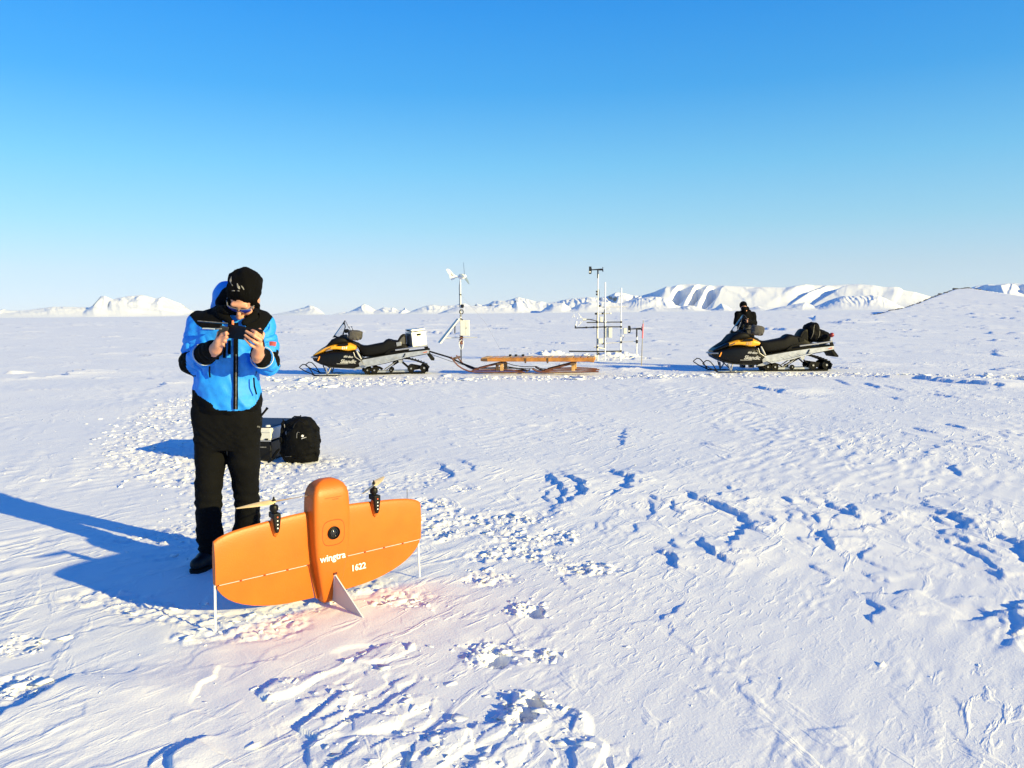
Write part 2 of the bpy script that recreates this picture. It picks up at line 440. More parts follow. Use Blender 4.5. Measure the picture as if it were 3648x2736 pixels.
def seg_dist(x, y, poly):
    d = np.full(x.shape, 1e9, np.float32); u = np.zeros(x.shape, np.float32); sd = np.zeros(x.shape, np.float32)
    L = [0.0]
    for a, b in zip(poly[:-1], poly[1:]): L.append(L[-1] + math.hypot(b[0] - a[0], b[1] - a[1]))
    for i, (a, b) in enumerate(zip(poly[:-1], poly[1:])):
        dx, dy = b[0] - a[0], b[1] - a[1]; l2 = dx * dx + dy * dy
        t = np.clip(((x - a[0]) * dx + (y - a[1]) * dy) / l2, 0, 1)
        ex, ey = x - a[0] - t * dx, y - a[1] - t * dy; q = np.hypot(ex, ey)
        m = q < d
        d = np.where(m, q, d); u = np.where(m, (L[i] + t * (L[i + 1] - L[i])) / L[-1], u)
        sd = np.where(m, np.sign(dx * ey - dy * ex), sd)
    return d, u, sd, L[-1]

_SC = [([g2(*p) for p in pl], A, dec) for pl, A, dec in SCARPS]
_TR = [([g2(*p) for p in pl], w, s) for pl, w, s in TRAIL]
_FT = [(*g2(px, py), r) for px, py, r in FOOT]
_BD = [(*g2(px, py), a, b) for px, py, a, b in ((2060, 1740, .9, .8), (2300, 1760, .9, .6), (2620, 1860, 1.0, .8), (2950, 1860, 1.0, .7), (3450, 1900, 1.0, .9), (3600, 2180, .6, .5), (3350, 1600, 2.2, 2.0), (3300, 1400, 4, 3))]
_HO = [(*g2(px, py), r) for px, py, r in HOLES]
_SL = [(*g2(px, py), a, b) for px, py, a, b in SLABS]
_MO = [(*g2(px, py), a, b, h) for px, py, a, b, h in MOUNDS]
HILL = [(2900, 1102), (3000, 1101), (3100, 1095), (3150, 1087), (3220, 1074), (3270, 1060), (3330, 1041), (3400, 1021), (3450, 1017), (3480, 1020), (3540, 1027), (3648, 1038), (3800, 1048), (4100, 1070), (4500, 1094)]
_hp = [ray(*p) for p in HILL]; HILL_AZ = [math.atan2(d.x, d.y) for d in _hp]; HILL_EL = [max(0, d.z / math.hypot(d.x, d.y)) for d in _hp]
HILL_R0, HILL_K = 150.0, 0.0345          # the snowfield starts to rise here, at this gradient, and ends at a brow

class Near:
    """finds the points inside a box quickly"""
    def __init__(s, x, y): s.x = x; s.y = y; s.o = np.argsort(y); s.ys = y[s.o]
    def box(s, x0, x1, y0, y1):
        i0, i1 = np.searchsorted(s.ys, (y0, y1)); k = s.o[i0:i1]; xx = s.x[k]
        return k[(xx > x0) & (xx < x1)]

def widen(pl, f=.5):
    """run the outline on at both ends so that the step dies away"""
    (ax, ay), (bx, by) = pl[0], pl[1]; (cx, cy), (dx, dy) = pl[-2], pl[-1]
    L = sum(math.hypot(q[0] - p[0], q[1] - p[1]) for p, q in zip(pl[:-1], pl[1:])) * f
    l1 = math.hypot(bx - ax, by - ay); l2 = math.hypot(dx - cx, dy - cy)
    return [(ax - (bx - ax) / l1 * L, ay - (by - ay) / l1 * L + .12 * L)] + pl + [(dx + (dx - cx) / l2 * L, dy + (dy - cy) / l2 * L - .12 * L)]
_SC = [(widen(pl, .45), A * .48, dec * 1.5) for pl, A, dec in _SC]

def random_steps():
    """many small wind-cut ledges, thicker in the carved bands"""
    out = []; r_ = np.random.default_rng(5)
    base = math.atan2(LX, -LY)                                  # along the ledge, square to the light
    def one(cx, cy, L, A, spread):
        th = base + r_.normal(0, spread); n = 5; pts = [(0.0, 0.0)]; a = th
        for k in range(n):
            a += r_.normal(0, .45); pts.append((pts[-1][0] + math.cos(a) * L / n, pts[-1][1] + math.sin(a) * L / n))
        mx, my = pts[n // 2]
        out.append(([(px_ - mx + cx, py_ - my + cy) for px_, py_ in pts], A, L * .55))
    for fx, fy, a, c in _BD:
        for k in range(int(15 * min(3, a * c / .6))):
            x_, y_ = fx + r_.normal(0, a * .8), fy + r_.normal(0, c * .8)
            if math.hypot(x_, y_) > 1.8: one(x_, y_, r_.lognormal(-1.0, .5), r_.uniform(.004, .016), .75)
    for k in range(230):                                          # thinly everywhere
        q = 2.2 * (34 / 2.2) ** r_.random(); az = r_.uniform(-.66, .66); s_ = (q / 5) ** .55
        one(q * math.sin(az), q * math.cos(az), s_ * r_.lognormal(-1.2, .5), s_ * r_.uniform(.002, .008), .7)
    for k in range(420):
        q = 22 * (260 / 22) ** r_.random(); az = r_.uniform(-.66, .66) if r_.random() < .5 else r_.uniform(0, .66)
        one(q * math.sin(az), q * math.cos(az), (q / 30) ** .6 * r_.lognormal(.35, .5), (q / 30) ** .5 * r_.uniform(.015, .07), .8)
    return out

def rubble_mask(x, y):
    """0..1: how broken the snow is"""
    m = np.zeros(x.shape, np.float32)
    wob = 0.16 * noise2(x * 2.3, y * 2.3, 91)
    for pl, w, s in _TR:
        xs = [p[0] for p in pl]; ys = [p[1] for p in pl]
        b = (x > min(xs) - 2) & (x < max(xs) + 2) & (y > min(ys) - 2) & (y < max(ys) + 2)
        if not b.any(): continue
        d, u, sd, L = seg_dist(x[b], y[b], pl)
        m[b] = np.maximum(m[b], s * (1 - sstep(w * .55, w * 1.25, d + wob[b] * min(1, w / .3))))
    for fx, fy, r in _FT:
        b = (np.abs(x - fx) < .6) & (np.abs(y - fy) < .6)
        if not b.any(): continue
        d = np.hypot(x[b] - fx, (y[b] - fy) * 1.0)
        m[b] = np.maximum(m[b], .9 * (1 - sstep(r * .5, r * 1.35, d + wob[b] * .5)))
    return m

_RS = random_steps()

def shape_height(x, y):
    """the snow relief, metres, over flat ground at 0"""
    r = np.hypot(x, y)
    h = np.zeros(x.shape, np.float32)
    near = sstep(0.0, 1.0, 1 - sstep(30, 80, r))
    # broad swells
    h += 0.018 * fbm(x / 3.1, y / 3.1, 3, 2)
    far = sstep(25, 120, r)
    h += far * 0.10 * fbm(x / 26, y / 26, 5, 3)
    # streamlines of the two winds
    ax, ay = 0.57, 0.82
    ua = x * ax + y * ay; va = x * ay - y * ax
    bx, by = -0.37, 0.93
    ub = x * bx + y * by; vb = x * by - y * bx
    wx = noise2(x / 1.7, y / 1.7, 21); wy = noise2(x / 1.7, y / 1.7, 22)
    patch = sstep(-0.25, 0.7, fbm(x / 4.5, y / 4.5, 31, 3))
    patch2 = sstep(-0.2, 0.6, fbm(x / 3.3 + 40, y / 3.3, 33, 3))
    band = np.zeros(x.shape, np.float32)
    for fx, fy, a, c in _BD:
        band = np.maximum(band, np.exp(-((x - fx) / a) ** 2 - ((y - fy) / c) ** 2))
    # plates with worn edges facing away from the low sun
    b = r < 420
    X, Y = x[b], y[b]
    lay = np.zeros(X.shape, np.float32)
    for k, (lam, A, th, sd) in enumerate(((1.25, .034, 0.25, 41), (0.55, .017, -0.30, 47), (3.0, .085, 0.10, 53), (9.0, .22, 0.2, 59))):
        c, s = math.cos(th), math.sin(th)
        dx, dy = LX * c - LY * s, LX * s + LY * c
        p = (X * dx + Y * dy) / lam; q = (-X * dy + Y * dx) / lam
        w = 1.0 * noise2(p * .45 + 3, q * .8, sd) + 0.42 * noise2(p * 1.4, q * 2.6, sd + 1) + .16 * noise2(p * 4, q * 8, sd + 4)
        t = p + w; fr = t - np.floor(t)
        saw = np.where(fr < .93, (fr / .93) ** 1.6, 1 - sstep(0, 1, (fr - .93) / .07))
        crest = np.floor(t + .04)
        lot = sstep(.12, .6, noise2(q * .9 + crest * 7.7, crest * 3.1 + p * .45, sd + 2) + .25 * noise2(p * 3, q * 3, sd + 3))
        if k == 0: m = 0.08 + .38 * patch[b] + .30 * band[b]
        elif k == 1: m = (.5 * patch2[b] + .4 * band[b]) * (1 - sstep(25, 60, r[b]))
        elif k == 2: m = sstep(6, 20, r[b]) * (.3 + .7 * patch[b])
        else: m = sstep(30, 80, r[b]) * 1.0
        lay += A * m * lot * saw
    h[b] += lay
    # fine wind streaks
    b = r < 30
    X, Y = x[b], y[b]
    st = noise2(ua[b] / .34 + .5 * wx[b], va[b] / .10 + .8 * wy[b], 61)
    st2 = noise2(ub[b] / .9 + .5 * wy[b], vb[b] / .16 + .5 * wx[b], 62)
    sm = sstep(-.1, .8, fbm(X / 2.2 + 9, Y / 2.2, 63, 2))
    fine = noise2(ua[b] / .085, va[b] / .035, 64) * np.maximum(0, noise2(ua[b] / .5, va[b] / .3, 66))
    h[b] += .0075 * np.maximum(st, -.3) * (0.25 + sm) + .008 * np.maximum(st2, -.2) * patch2[b] + .010 * fine * (.35 + sm) * (1 - sstep(8, 16, r[b]))
    # individual carved steps
    wob1 = noise2(x * 6, y * 6, 71); wob2 = noise2(x * 17, y * 17, 72)
    ix = Near(x, y)
    for pl, A, dec in _SC + _RS:
        xs = [p[0] for p in pl]; ys = [p[1] for p in pl]; mg = dec * 2.2
        b = ix.box(min(xs) - mg, max(xs) + mg, min(ys) - mg, max(ys) + mg)
        if not len(b): continue
        d, u, sd, L = seg_dist(x[b], y[b], pl)
        ex, ey = pl[-1][0] - pl[0][0], pl[-1][1] - pl[0][1]
        hs = -1.0 if (ex * LY - ey * LX) > 0 else 1.0       # the high side looks into the sun
        if A < 0: hs = -hs
        rg = min(1.0, L / .5)
        s = d * sd * hs + (.055 * wob1[b] + .022 * wob2[b]) * rg
        de = min(dec, 1.1 * L)
        end = sstep(0, .35, u) * sstep(0, .35, 1 - u) * (1 - sstep(de * .6, de * 2.0, d))
        lee = sstep(-.006, .009, s) if A < .03 else sstep(-.010, .012, s)
        a_ = abs(A) * end
        h[b] += a_ * .60 * lee * np.exp(-np.maximum(s, 0) / (de * .9)) - a_ * .20 * (1 - lee) * np.exp(-np.maximum(-s, 0) / .14)
    # trodden and broken snow
    m = rubble_mask(x, y)
    b = m > .02
    if b.any():
        X, Y, mm = x[b], y[b], m[b]
        q = np.zeros(X.shape, np.float32)
        for lam, A, sd in ((.085, .015, 81), (.036, .009, 84)):
            d1, d2, cx, cy, ox, oy = worley(X / lam, Y / (lam * .8), sd)
            hh = hash01(cx, cy, sd + 2)
            tx = hash01(cx, cy, sd + 3) - .5; ty = hash01(cx, cy, sd + 4) - .5
            q += A * np.where(hh > .45, (hh - .45) * 1.6 + (tx * ox + ty * oy) * 1.2, -.25) * sstep(0.02, .14, d2 - d1)
        big = 1 + .6 * sstep(10, 18, r[b])
        h[b] = h[b] * (1 - .3 * mm) + mm * (q * big - .008)
    for fx, fy, rr in _HO:
        d = np.hypot(x - fx, y - fy); b = d < rr * 2.5
        X, Y = x[b] - fx, y[b] - fy
        ew = np.hypot(X / .85, Y / 1.35) + .012 * noise2(x[b] * 22, y[b] * 22, 111)
        h[b] += -.050 * (1 - sstep(rr * .75, rr * .95, ew)) + .030 * np.exp(-(((X + rr * 1.15) / (rr * .8)) ** 2 + ((Y - rr * .3) / (rr * 1.1)) ** 2)) * (.5 + noise2(x[b] * 30, y[b] * 30, 112))
    # tilted slabs of crust in the foreground
    m = np.zeros(x.shape, np.float32)
    wb = .35 * noise2(x * 5, y * 5, 95)
    for fx, fy, a, c in _SL:
        b = (np.abs(x - fx) < 1) & (np.abs(y - fy) < 1)
        if b.any():
            d = np.sqrt(((x[b] - fx) / a) ** 2 + ((y[b] - fy) / c) ** 2) + wb[b]
            m[b] = np.maximum(m[b], 1 - sstep(.75, 1.05, d))
    b = m > .01
    if b.any():
        X, Y = x[b], y[b]
        q = np.zeros(X.shape, np.float32)
        for lam, A, sd in ((.15, .027, 97), (.06, .012, 99)):
            px_, py_ = X * ax + Y * ay, X * ay - Y * ax
            d1, d2, cx, cy, ox, oy = worley(px_ / (lam * 2.0), py_ / lam, sd, .95)
            hh = hash01(cx, cy, sd + 2); t1 = hash01(cx, cy, sd + 3) - .35; t2 = hash01(cx, cy, sd + 4) - .5
            q += A * np.maximum(-.2, (hh - .42) + t1 * ox * .9 + t2 * oy * .7)
        h[b] += m[b] * q
    for fx, fy, a, c, hh in _MO:
        b = (np.abs(x - fx) < 3) & (np.abs(y - fy) < 3)
        if b.any():
            d = np.sqrt(((x[b] - fx) / a) ** 2 + ((y[b] - fy) / c) ** 2)
            lump = 1 + .5 * noise2(x[b] * 4, y[b] * 4, 101) + .35 * noise2(x[b] * 9, y[b] * 9, 102)
            h[b] += hh * np.exp(-d * d * 1.4) * lump
    return h

def ground_height(x, y):
    x = np.asarray(x, np.float64); y = np.asarray(y, np.float64)
    r = np.hypot(x, y); h = shape_height(x, y)
    # keep the plain level where things stand and low far away
    h *= 1 - .5 * sstep(200, 600, r)
    az = np.arctan2(x, y)
    el = np.minimum(np.interp(az, HILL_AZ, HILL_EL, left=0, right=0), HILL_K * .93)
    R = HILL_R0 / (1 - el / HILL_K)
    up = HILL_K * (np.minimum(r, R) - HILL_R0) - np.maximum(0, r - R) * .09
    sm = 14.0
    up = np.maximum(up, 0) + sm * 0.02 * np.exp(-np.abs(up) / (sm * .04)) * (el > .0008)
    h = h + np.where((el > .0008) & (r > 60), np.maximum(up, 0), 0)
    return h.astype(np.float64)

def gh(x, y):
    return float(ground_height(np.array([x]), np.array([y]))[0])

def build_ground():
    half = math.radians(42)
    th = np.concatenate([np.linspace(-math.pi, -half, 48, endpoint=False), np.arange(-half, half, GROUND_DA), np.linspace(half, math.pi, 48)])
    rr = [0.35]
    while rr[-1] < 9500:
        q = rr[-1]
        rr.append(q * (1.03 if q < 1.7 else 1.0034 if q < 4.5 else 1 + GROUND_DR if q < 32 else 1.008 if q < 110 else 1.013 if q < 900 else 1.03))
    rr = np.array(rr)
    R, T = np.meshgrid(rr, th, indexing='ij')
    X = R * np.sin(T); Y = R * np.cos(T)
    # outside the field of view a coarse sheet is enough: only the broad shape
    Z = ground_height(X.ravel(), Y.ravel()).reshape(X.shape)
    Z[:, np.abs(th) > half + .02] *= 1
    nr, nt = X.shape
    V = np.stack([X, Y, Z], -1).reshape(-1, 3)
    V = np.vstack([V, [[0, 0, 0.0]]])
    i = np.arange(nr - 1)[:, None] * nt; j = np.arange(nt - 1)[None, :]
    Q = np.stack([i + j, i + j + 1, i + nt + j + 1, i + nt + j], -1).reshape(-1, 4)[:, ::-1]
    tri = np.stack([np.full(nt - 1, nr * nt), np.arange(nt - 1) + 1, np.arange(nt - 1)], -1)[:, ::-1]
    me = bpy.data.meshes.new('snow_ground')
    me.vertices.add(len(V)); me.vertices.foreach_set('co', V.ravel())
    me.loops.add(len(Q) * 4 + len(tri) * 3); me.loops.foreach_set('vertex_index', np.concatenate([Q.ravel(), tri.ravel()]))
    me.polygons.add(len(Q) + len(tri)); me.polygons.foreach_set('loop_start', np.concatenate([np.arange(len(Q)) * 4, len(Q) * 4 + np.arange(len(tri)) * 3]))
    me.update(calc_edges=True)
    o = link('snow_ground', me, SNOW, None, 180)
    tag(o, kind='structure')
    return o

SNOW = bpy.data.materials.new('wind_packed_snow'); SNOW.use_nodes = True
_nt = SNOW.node_tree; _b = _nt.nodes['Principled BSDF']
_b.inputs['Base Color'].default_value = (.86, .87, .885, 1); _b.inputs['Roughness'].default_value = .62; _b.inputs['Specular IOR Level'].default_value = .25
_tc = _nt.nodes.new('ShaderNodeTexCoord')
_n1 = _nt.nodes.new('ShaderNodeTexNoise'); _n1.inputs['Scale'].default_value = 90; _n1.inputs['Detail'].default_value = 5; _n1.inputs['Roughness'].default_value = .65
_bp = _nt.nodes.new('ShaderNodeBump'); _bp.inputs['Strength'].default_value = .35; _bp.inputs['Distance'].default_value = .006
_nt.links.new(_tc.outputs['Object'], _n1.inputs['Vector']); _nt.links.new(_n1.outputs['Fac'], _bp.inputs['Height'])
# fine crust: small broken ledges drawn out along the two winds, in patches
def crust(rot, sx_, sy_, lo, hi, dist, seed, prev):
    mp = _nt.nodes.new('ShaderNodeMapping'); mp.vector_type = 'TEXTURE'; mp.inputs['Rotation'].default_value = (0, 0, rot); mp.inputs['Scale'].default_value = (1 / sx_, 1 / sy_, 1 / 6); mp.inputs['Location'].default_value = (seed, seed * 1.7, 0)
    n = _nt.nodes.new('ShaderNodeTexNoise'); n.inputs['Scale'].default_value = 1; n.inputs['Detail'].default_value = 4; n.inputs['Distortion'].default_value = .6
    r = _nt.nodes.new('ShaderNodeValToRGB'); r.color_ramp.elements[0].position = lo; r.color_ramp.elements[1].position = hi
    b = _nt.nodes.new('ShaderNodeBump'); b.inputs['Distance'].default_value = dist
    pn = _nt.nodes.new('ShaderNodeTexNoise'); pn.inputs['Scale'].default_value = .55; pn.inputs['Detail'].default_value = 3; pm = _nt.nodes.new('ShaderNodeMapRange')
    pm.inputs['From Min'].default_value = .42; pm.inputs['From Max'].default_value = .64; pm.inputs['To Min'].default_value = .12; pm.inputs['To Max'].default_value = 1.0
    po = _nt.nodes.new('ShaderNodeVectorMath'); po.inputs[1].default_value = (seed * 3, seed, 0); _nt.links.new(_tc.outputs['Object'], po.inputs[0]); _nt.links.new(po.outputs[0], pn.inputs['Vector']); _nt.links.new(pn.outputs['Fac'], pm.inputs[0]); _nt.links.new(pm.outputs[0], b.inputs['Strength'])
    _nt.links.new(_tc.outputs['Object'], mp.inputs[0]); _nt.links.new(mp.outputs[0], n.inputs['Vector']); _nt.links.new(n.outputs['Fac'], r.inputs[0]); _nt.links.new(r.outputs[0], b.inputs['Height'])
    _nt.links.new(prev.outputs[0], b.inputs['Normal']); return b
_p = crust(math.radians(55), 3.0, 11.0, .56, .66, .0058, 3.0, _bp)
_p = crust(math.radians(111), 2.2, 6.5, .58, .68, .0045, 8.0, _p)
_p = crust(math.radians(55), 11.0, 30.0, .55, .72, .003, 14.0, _p)
_nt.links.new(_p.outputs[0], _b.inputs['Normal'])
GROUND_DA, GROUND_DR = 0.0019, 0.0045
ground = build_ground()

# ---- loose crumbs and broken crust lying on the trodden snow
def rubble():
    r_ = np.random.default_rng(3)
    P = []; Sz = []
    def scatter(n, x, y, size, sig=.5):
        P.append(np.stack([x, y], -1)); Sz.append(size * np.exp(r_.normal(0, sig, n)))
    for pl, w, s in _TR:
        L = sum(math.hypot(b[0] - a[0], b[1] - a[1]) for a, b in zip(pl[:-1], pl[1:]))
        far = pl[0][1] > 16
        n = int(L * w * 2 * s * (50 if far else 235))
        t = r_.random(n) * L; x = np.zeros(n); y = np.zeros(n); acc = 0
        for a, b in zip(pl[:-1], pl[1:]):
            l = math.hypot(b[0] - a[0], b[1] - a[1]); k = (t >= acc) & (t < acc + l); f = (t[k] - acc) / l
            x[k] = a[0] + (b[0] - a[0]) * f; y[k] = a[1] + (b[1] - a[1]) * f; acc += l
        x += r_.normal(0, w * .62, n); y += r_.normal(0, w * .62, n)
        scatter(n, x, y, .013 if far else .0048, .8)
    for fx, fy, r in _FT: scatter(48, fx + r_.normal(0, r * .65, 48), fy + r_.normal(0, r * .5, 48), .0050, .85)
    for fx, fy, r in _HO: scatter(46, fx - r * .7 + r_.normal(0, r * 1.1, 46), fy + r * .2 + r_.normal(0, r * 1.1, 46), .0055, .6)
    for fx, fy, a, c in _SL: scatter(16, fx + r_.normal(0, a * .6, 16), fy + r_.normal(0, c * .6, 16), .0052, .8)
    for fx, fy, a, c, h in _MO: scatter(22, fx + r_.normal(0, a * .7, 22), fy + r_.normal(0, c * .7, 22), .045, .6)
    n = 170; q = 2.3 * (14 / 2.3) ** r_.random(n); az = r_.uniform(-.6, .6, n); scatter(n, q * np.sin(az), q * np.cos(az), .0045, .5)
    P = np.concatenate(P); Sz = np.minimum(np.concatenate(Sz), np.where(P[:, 1] > 15, .10, .024))
    k = np.hypot(P[:, 0], P[:, 1]) > 1.6; P = P[k]; Sz = Sz[k]; n = len(P)
    Z = ground_height(P[:, 0], P[:, 1])
    corner = np.array([(a, b, c) for a in (-1, 1) for b in (-1, 1) for c in (-1, 1)], float)
    V = corner[None] * r_.uniform(.45, 1.15, (n, 8, 3))
    V *= np.stack([r_.uniform(.8, 2.2, n), r_.uniform(.6, 1.2, n), r_.uniform(.15, .42, n)], -1)[:, None, :]
    a = r_.random(n) * 6.283; tl = r_.normal(0, .2, n); ca, sa, ct, st_ = np.cos(a), np.sin(a), np.cos(tl), np.sin(tl)
    X = V[..., 0] * ct[:, None] - V[..., 2] * st_[:, None]; Zz = V[..., 0] * st_[:, None] + V[..., 2] * ct[:, None]; Y = V[..., 1]
    W = np.stack([X * ca[:, None] - Y * sa[:, None], X * sa[:, None] + Y * ca[:, None], Zz], -1) * Sz[:, None, None]
    W += np.stack([P[:, 0], P[:, 1], Z + Sz * .08], -1)[:, None, :]
    F = np.array([(0, 1, 3, 2), (4, 6, 7, 5), (0, 4, 5, 1), (2, 3, 7, 6), (0, 2, 6, 4), (1, 5, 7, 3)])
    Q = (np.arange(n)[:, None, None] * 8 + F[None]).reshape(-1, 4)
    me = bpy.data.meshes.new('snow_crumbs')
    me.vertices.add(n * 8); me.vertices.foreach_set('co', W.ravel())
    me.loops.add(len(Q) * 4); me.loops.foreach_set('vertex_index', Q.ravel())
    me.polygons.add(len(Q)); me.polygons.foreach_set('loop_start', np.arange(len(Q)) * 4)
    me.update(calc_edges=True)
    return tag(link('snow_crumbs', me, SNOW), 'loose crumbs and broken flakes of snow along the trodden trail', None, None, 'stuff'), n
_, N_CRUMBS = rubble()

# ---- dark stones along the brow of the rising snowfield
def stones():
    r_ = np.random.default_rng(9); m = MB()
    for k in range(190):
        px = r_.uniform(3120, 3490) + r_.normal(0, 12)
        d = ray(px, 1050); az = math.atan2(d.x, d.y)
        el = min(float(np.interp(az, HILL_AZ, HILL_EL)), HILL_K * .93); R = HILL_R0 / (1 - el / HILL_K) * r_.uniform(.985, 1.0)
        s = R * r_.uniform(.0002, .0007) * (2.0 if r_.random() < .18 else 1); c = Vector((R * math.sin(az), R * math.cos(az), gh(R * math.sin(az), R * math.cos(az)) + s * .2))
        vs = [c + Vector((a * s * r_.uniform(.6, 2.2), b * s * r_.uniform(.5, 1.3), q * s * r_.uniform(.4, .9))) for a in (-1, 1) for b in (-1, 1) for q in (-1, 1)]
        m.add(vs, [(0, 1, 3, 2), (4, 6, 7, 5), (0, 4, 5, 1), (2, 3, 7, 6), (0, 2, 6, 4), (1, 5, 7, 3)])
    return tag(m.build('brow_stones', mat('dark_stone', (.05, .047, .045), .9)), 'dark stones along the brow of the rising snowfield', None, None, 'stuff')
stones()
# ------------------------------------------------------------------ mountains along the horizon
SNOW_FAR = bpy.data.materials.new('mountain_snow_and_rock'); SNOW_FAR.use_nodes = True
_nt = SNOW_FAR.node_tree; _b = _nt.nodes['Principled BSDF']; _b.inputs['Roughness'].default_value = .8; _b.inputs['Specular IOR Level'].default_value = .1
_at = _nt.nodes.new('ShaderNodeAttribute'); _at.attribute_name = 'rock'
_tc = _nt.nodes.new('ShaderNodeTexCoord')
_mp = _nt.nodes.new('ShaderNodeMapping'); _mp.inputs['Scale'].default_value = (.012, .012, .03)
_n = _nt.nodes.new('ShaderNodeTexNoise'); _n.inputs['Scale'].default_value = 1.0; _n.inputs['Detail'].default_value = 7; _n.inputs['Roughness'].default_value = .7
_ad = _nt.nodes.new('ShaderNodeMath'); _ad.operation = 'MULTIPLY'
_rp = _nt.nodes.new('ShaderNodeValToRGB'); _rp.color_ramp.elements[0].position = .30; _rp.color_ramp.elements[0].color = (.87, .88, .89, 1)
_rp.color_ramp.elements[1].position = .44; _rp.color_ramp.elements[1].color = (.17, .155, .15, 1)
_nt.links.new(_tc.outputs['Object'], _mp.inputs[0]); _nt.links.new(_mp.outputs[0], _n.inputs['Vector'])
_nt.links.new(_n.outputs['Fac'], _ad.inputs[0]); _nt.links.new(_at.outputs['Fac'], _ad.inputs[1]); _nt.links.new(_ad.outputs[0], _rp.inputs[0])
_nt.links.new(_rp.outputs[0], _b.inputs['Base Color'])

def mountain(sky, R0, depth, seed, rough=0.5, rock=0.8, step=2.2, spur=1.0, front=0.62, rows=70, faces=()):
    """sky: the skyline as (px, py); the massif stands R0 metres away and is depth metres deep"""
    px = np.arange(sky[0][0], sky[-1][0] + .1, step)
    py = np.interp(px, [p[0] for p in sky], [p[1] for p in sky])
    D = [ray(a, b) for a, b in zip(px, py)]
    az = np.array([math.atan2(d.x, d.y) for d in D]); el = np.array([max(0.0, d.z / math.hypot(d.x, d.y)) for d in D])
    t = np.linspace(0, 1, rows)
    T, A = np.meshgrid(t, az, indexing='ij')
    Rr = R0 + depth * T
    ridgeR = R0 + depth * front
    S = A * ridgeR                                            # metres across
    k = np.clip(1 - T / front, 0, 1)
    # spurs: the section in front of the ridge samples the skyline sideways
    W = noise2(S / (depth * .16), T * 2.2, seed) + .5 * noise2(S / (depth * .07), T * 4, seed + 1)
    Aw = A + spur * W * k * depth * .06 / ridgeR + .10 * k * depth * .5 / ridgeR * noise2(A * 0 + seed, A * 0 + .5, seed)
    base = np.interp(Aw, az, el, left=0, right=0) * ridgeR
    g = np.where(T <= front, np.sin(np.clip(T / front, 0, 1) * math.pi / 2) ** 1.35, np.clip(1 - ((T - front) / (1 - front)) ** 1.5, 0, 1))
    env = np.sin(np.clip(T / front, 0, 1) * math.pi) ** .8 * (T <= front)
    rid = 0
    for lam, am, q in ((.30, 1.0, 0), (.12, .45, 5), (.05, .20, 9)):
        ph = S / (depth * lam) + T * 1.1 + 1.1 * noise2(S / (depth * lam * 2), T * 2.5, seed + q) + .25 * noise2(S / (depth * lam * .5), T * 7, seed + q + 2)
        fr = ph - np.floor(ph)
        saw = np.where(fr < .30, fr / .30, (1 - fr) / .70)              # short steep flank away from the sun, long one into it
        rid = rid + am * (saw - .5) * (.35 + .65 * sstep(-.3, .5, noise2(S / (depth * lam * 3), T * 1.5, seed + q + 3)))
    Z = base * g * (1 + rough * env * rid)
    Z *= 1 + .05 * rough * fbm(S / (depth * .03), T * 14, seed + 12, 3) * env
    for (ax_, ay_), (bx_, by_), c, w1, w2 in faces:           # cliffs: a crest running down from the skyline, its left side falls away
        a0 = math.atan2(ray(ax_, ay_).x, ray(ax_, ay_).y) * ridgeR; a1 = math.atan2(ray(bx_, by_).x, ray(bx_, by_).y) * ridgeR
        Sc = a1 + (a0 - a1) * np.clip(T / front, 0, 1) + 10 * noise2(T * 8, T * 0, seed + 40)
        q = Sc - S
        drop = np.where(q > 0, np.minimum(q / w1, 1) * (1 - sstep(w1 * 1.2, w1 + w2, q)), 0)
        Z = Z * (1 - c * drop * sstep(0, .1, T) * (1 - sstep(front * .80, front * .97, T)))
    Zs = np.interp(A, az, el) * Rr
    Z = np.where(T <= front, np.minimum(Z, Zs * (1 - .10 * (1 - T / front))), Z)
    Z = np.maximum(Z, 0) - 3.0 + 3.0 * np.clip(base / 40, 0, 1)
    Z[0] = -6; Z[-1] = -6
    X = Rr * np.sin(A); Y = Rr * np.cos(A)
    V = np.stack([X, Y, Z], -1).reshape(-1, 3)
    n, m = X.shape
    i = np.arange(n - 1)[:, None] * m; j = np.arange(m - 1)[None, :]
    Q = np.stack([i + j, i + j + 1, i + m + j + 1, i + m + j], -1).reshape(-1, 4)[:, ::-1]
    me = bpy.data.meshes.new('mountain')
    me.vertices.add(len(V)); me.vertices.foreach_set('co', V.ravel())
    me.loops.add(len(Q) * 4); me.loops.foreach_set('vertex_index', Q.ravel())
    me.polygons.add(len(Q)); me.polygons.foreach_set('loop_start', np.arange(len(Q)) * 4)
    me.update(calc_edges=True)
    nz = np.zeros(len(V) * 3); me.vertices.foreach_get('normal', nz); nz = nz.reshape(-1, 3)
    steep = np.clip((1 - np.abs(nz[:, 2]) - .10) * 3.2, 0, 1)
    a = me.attributes.new('rock', 'FLOAT', 'POINT'); a.data.foreach_set('value', (steep * rock).astype(np.float32))
    o = link('mountain', me, SNOW_FAR, None, 180)
    tag(o, kind='structure')
    return o

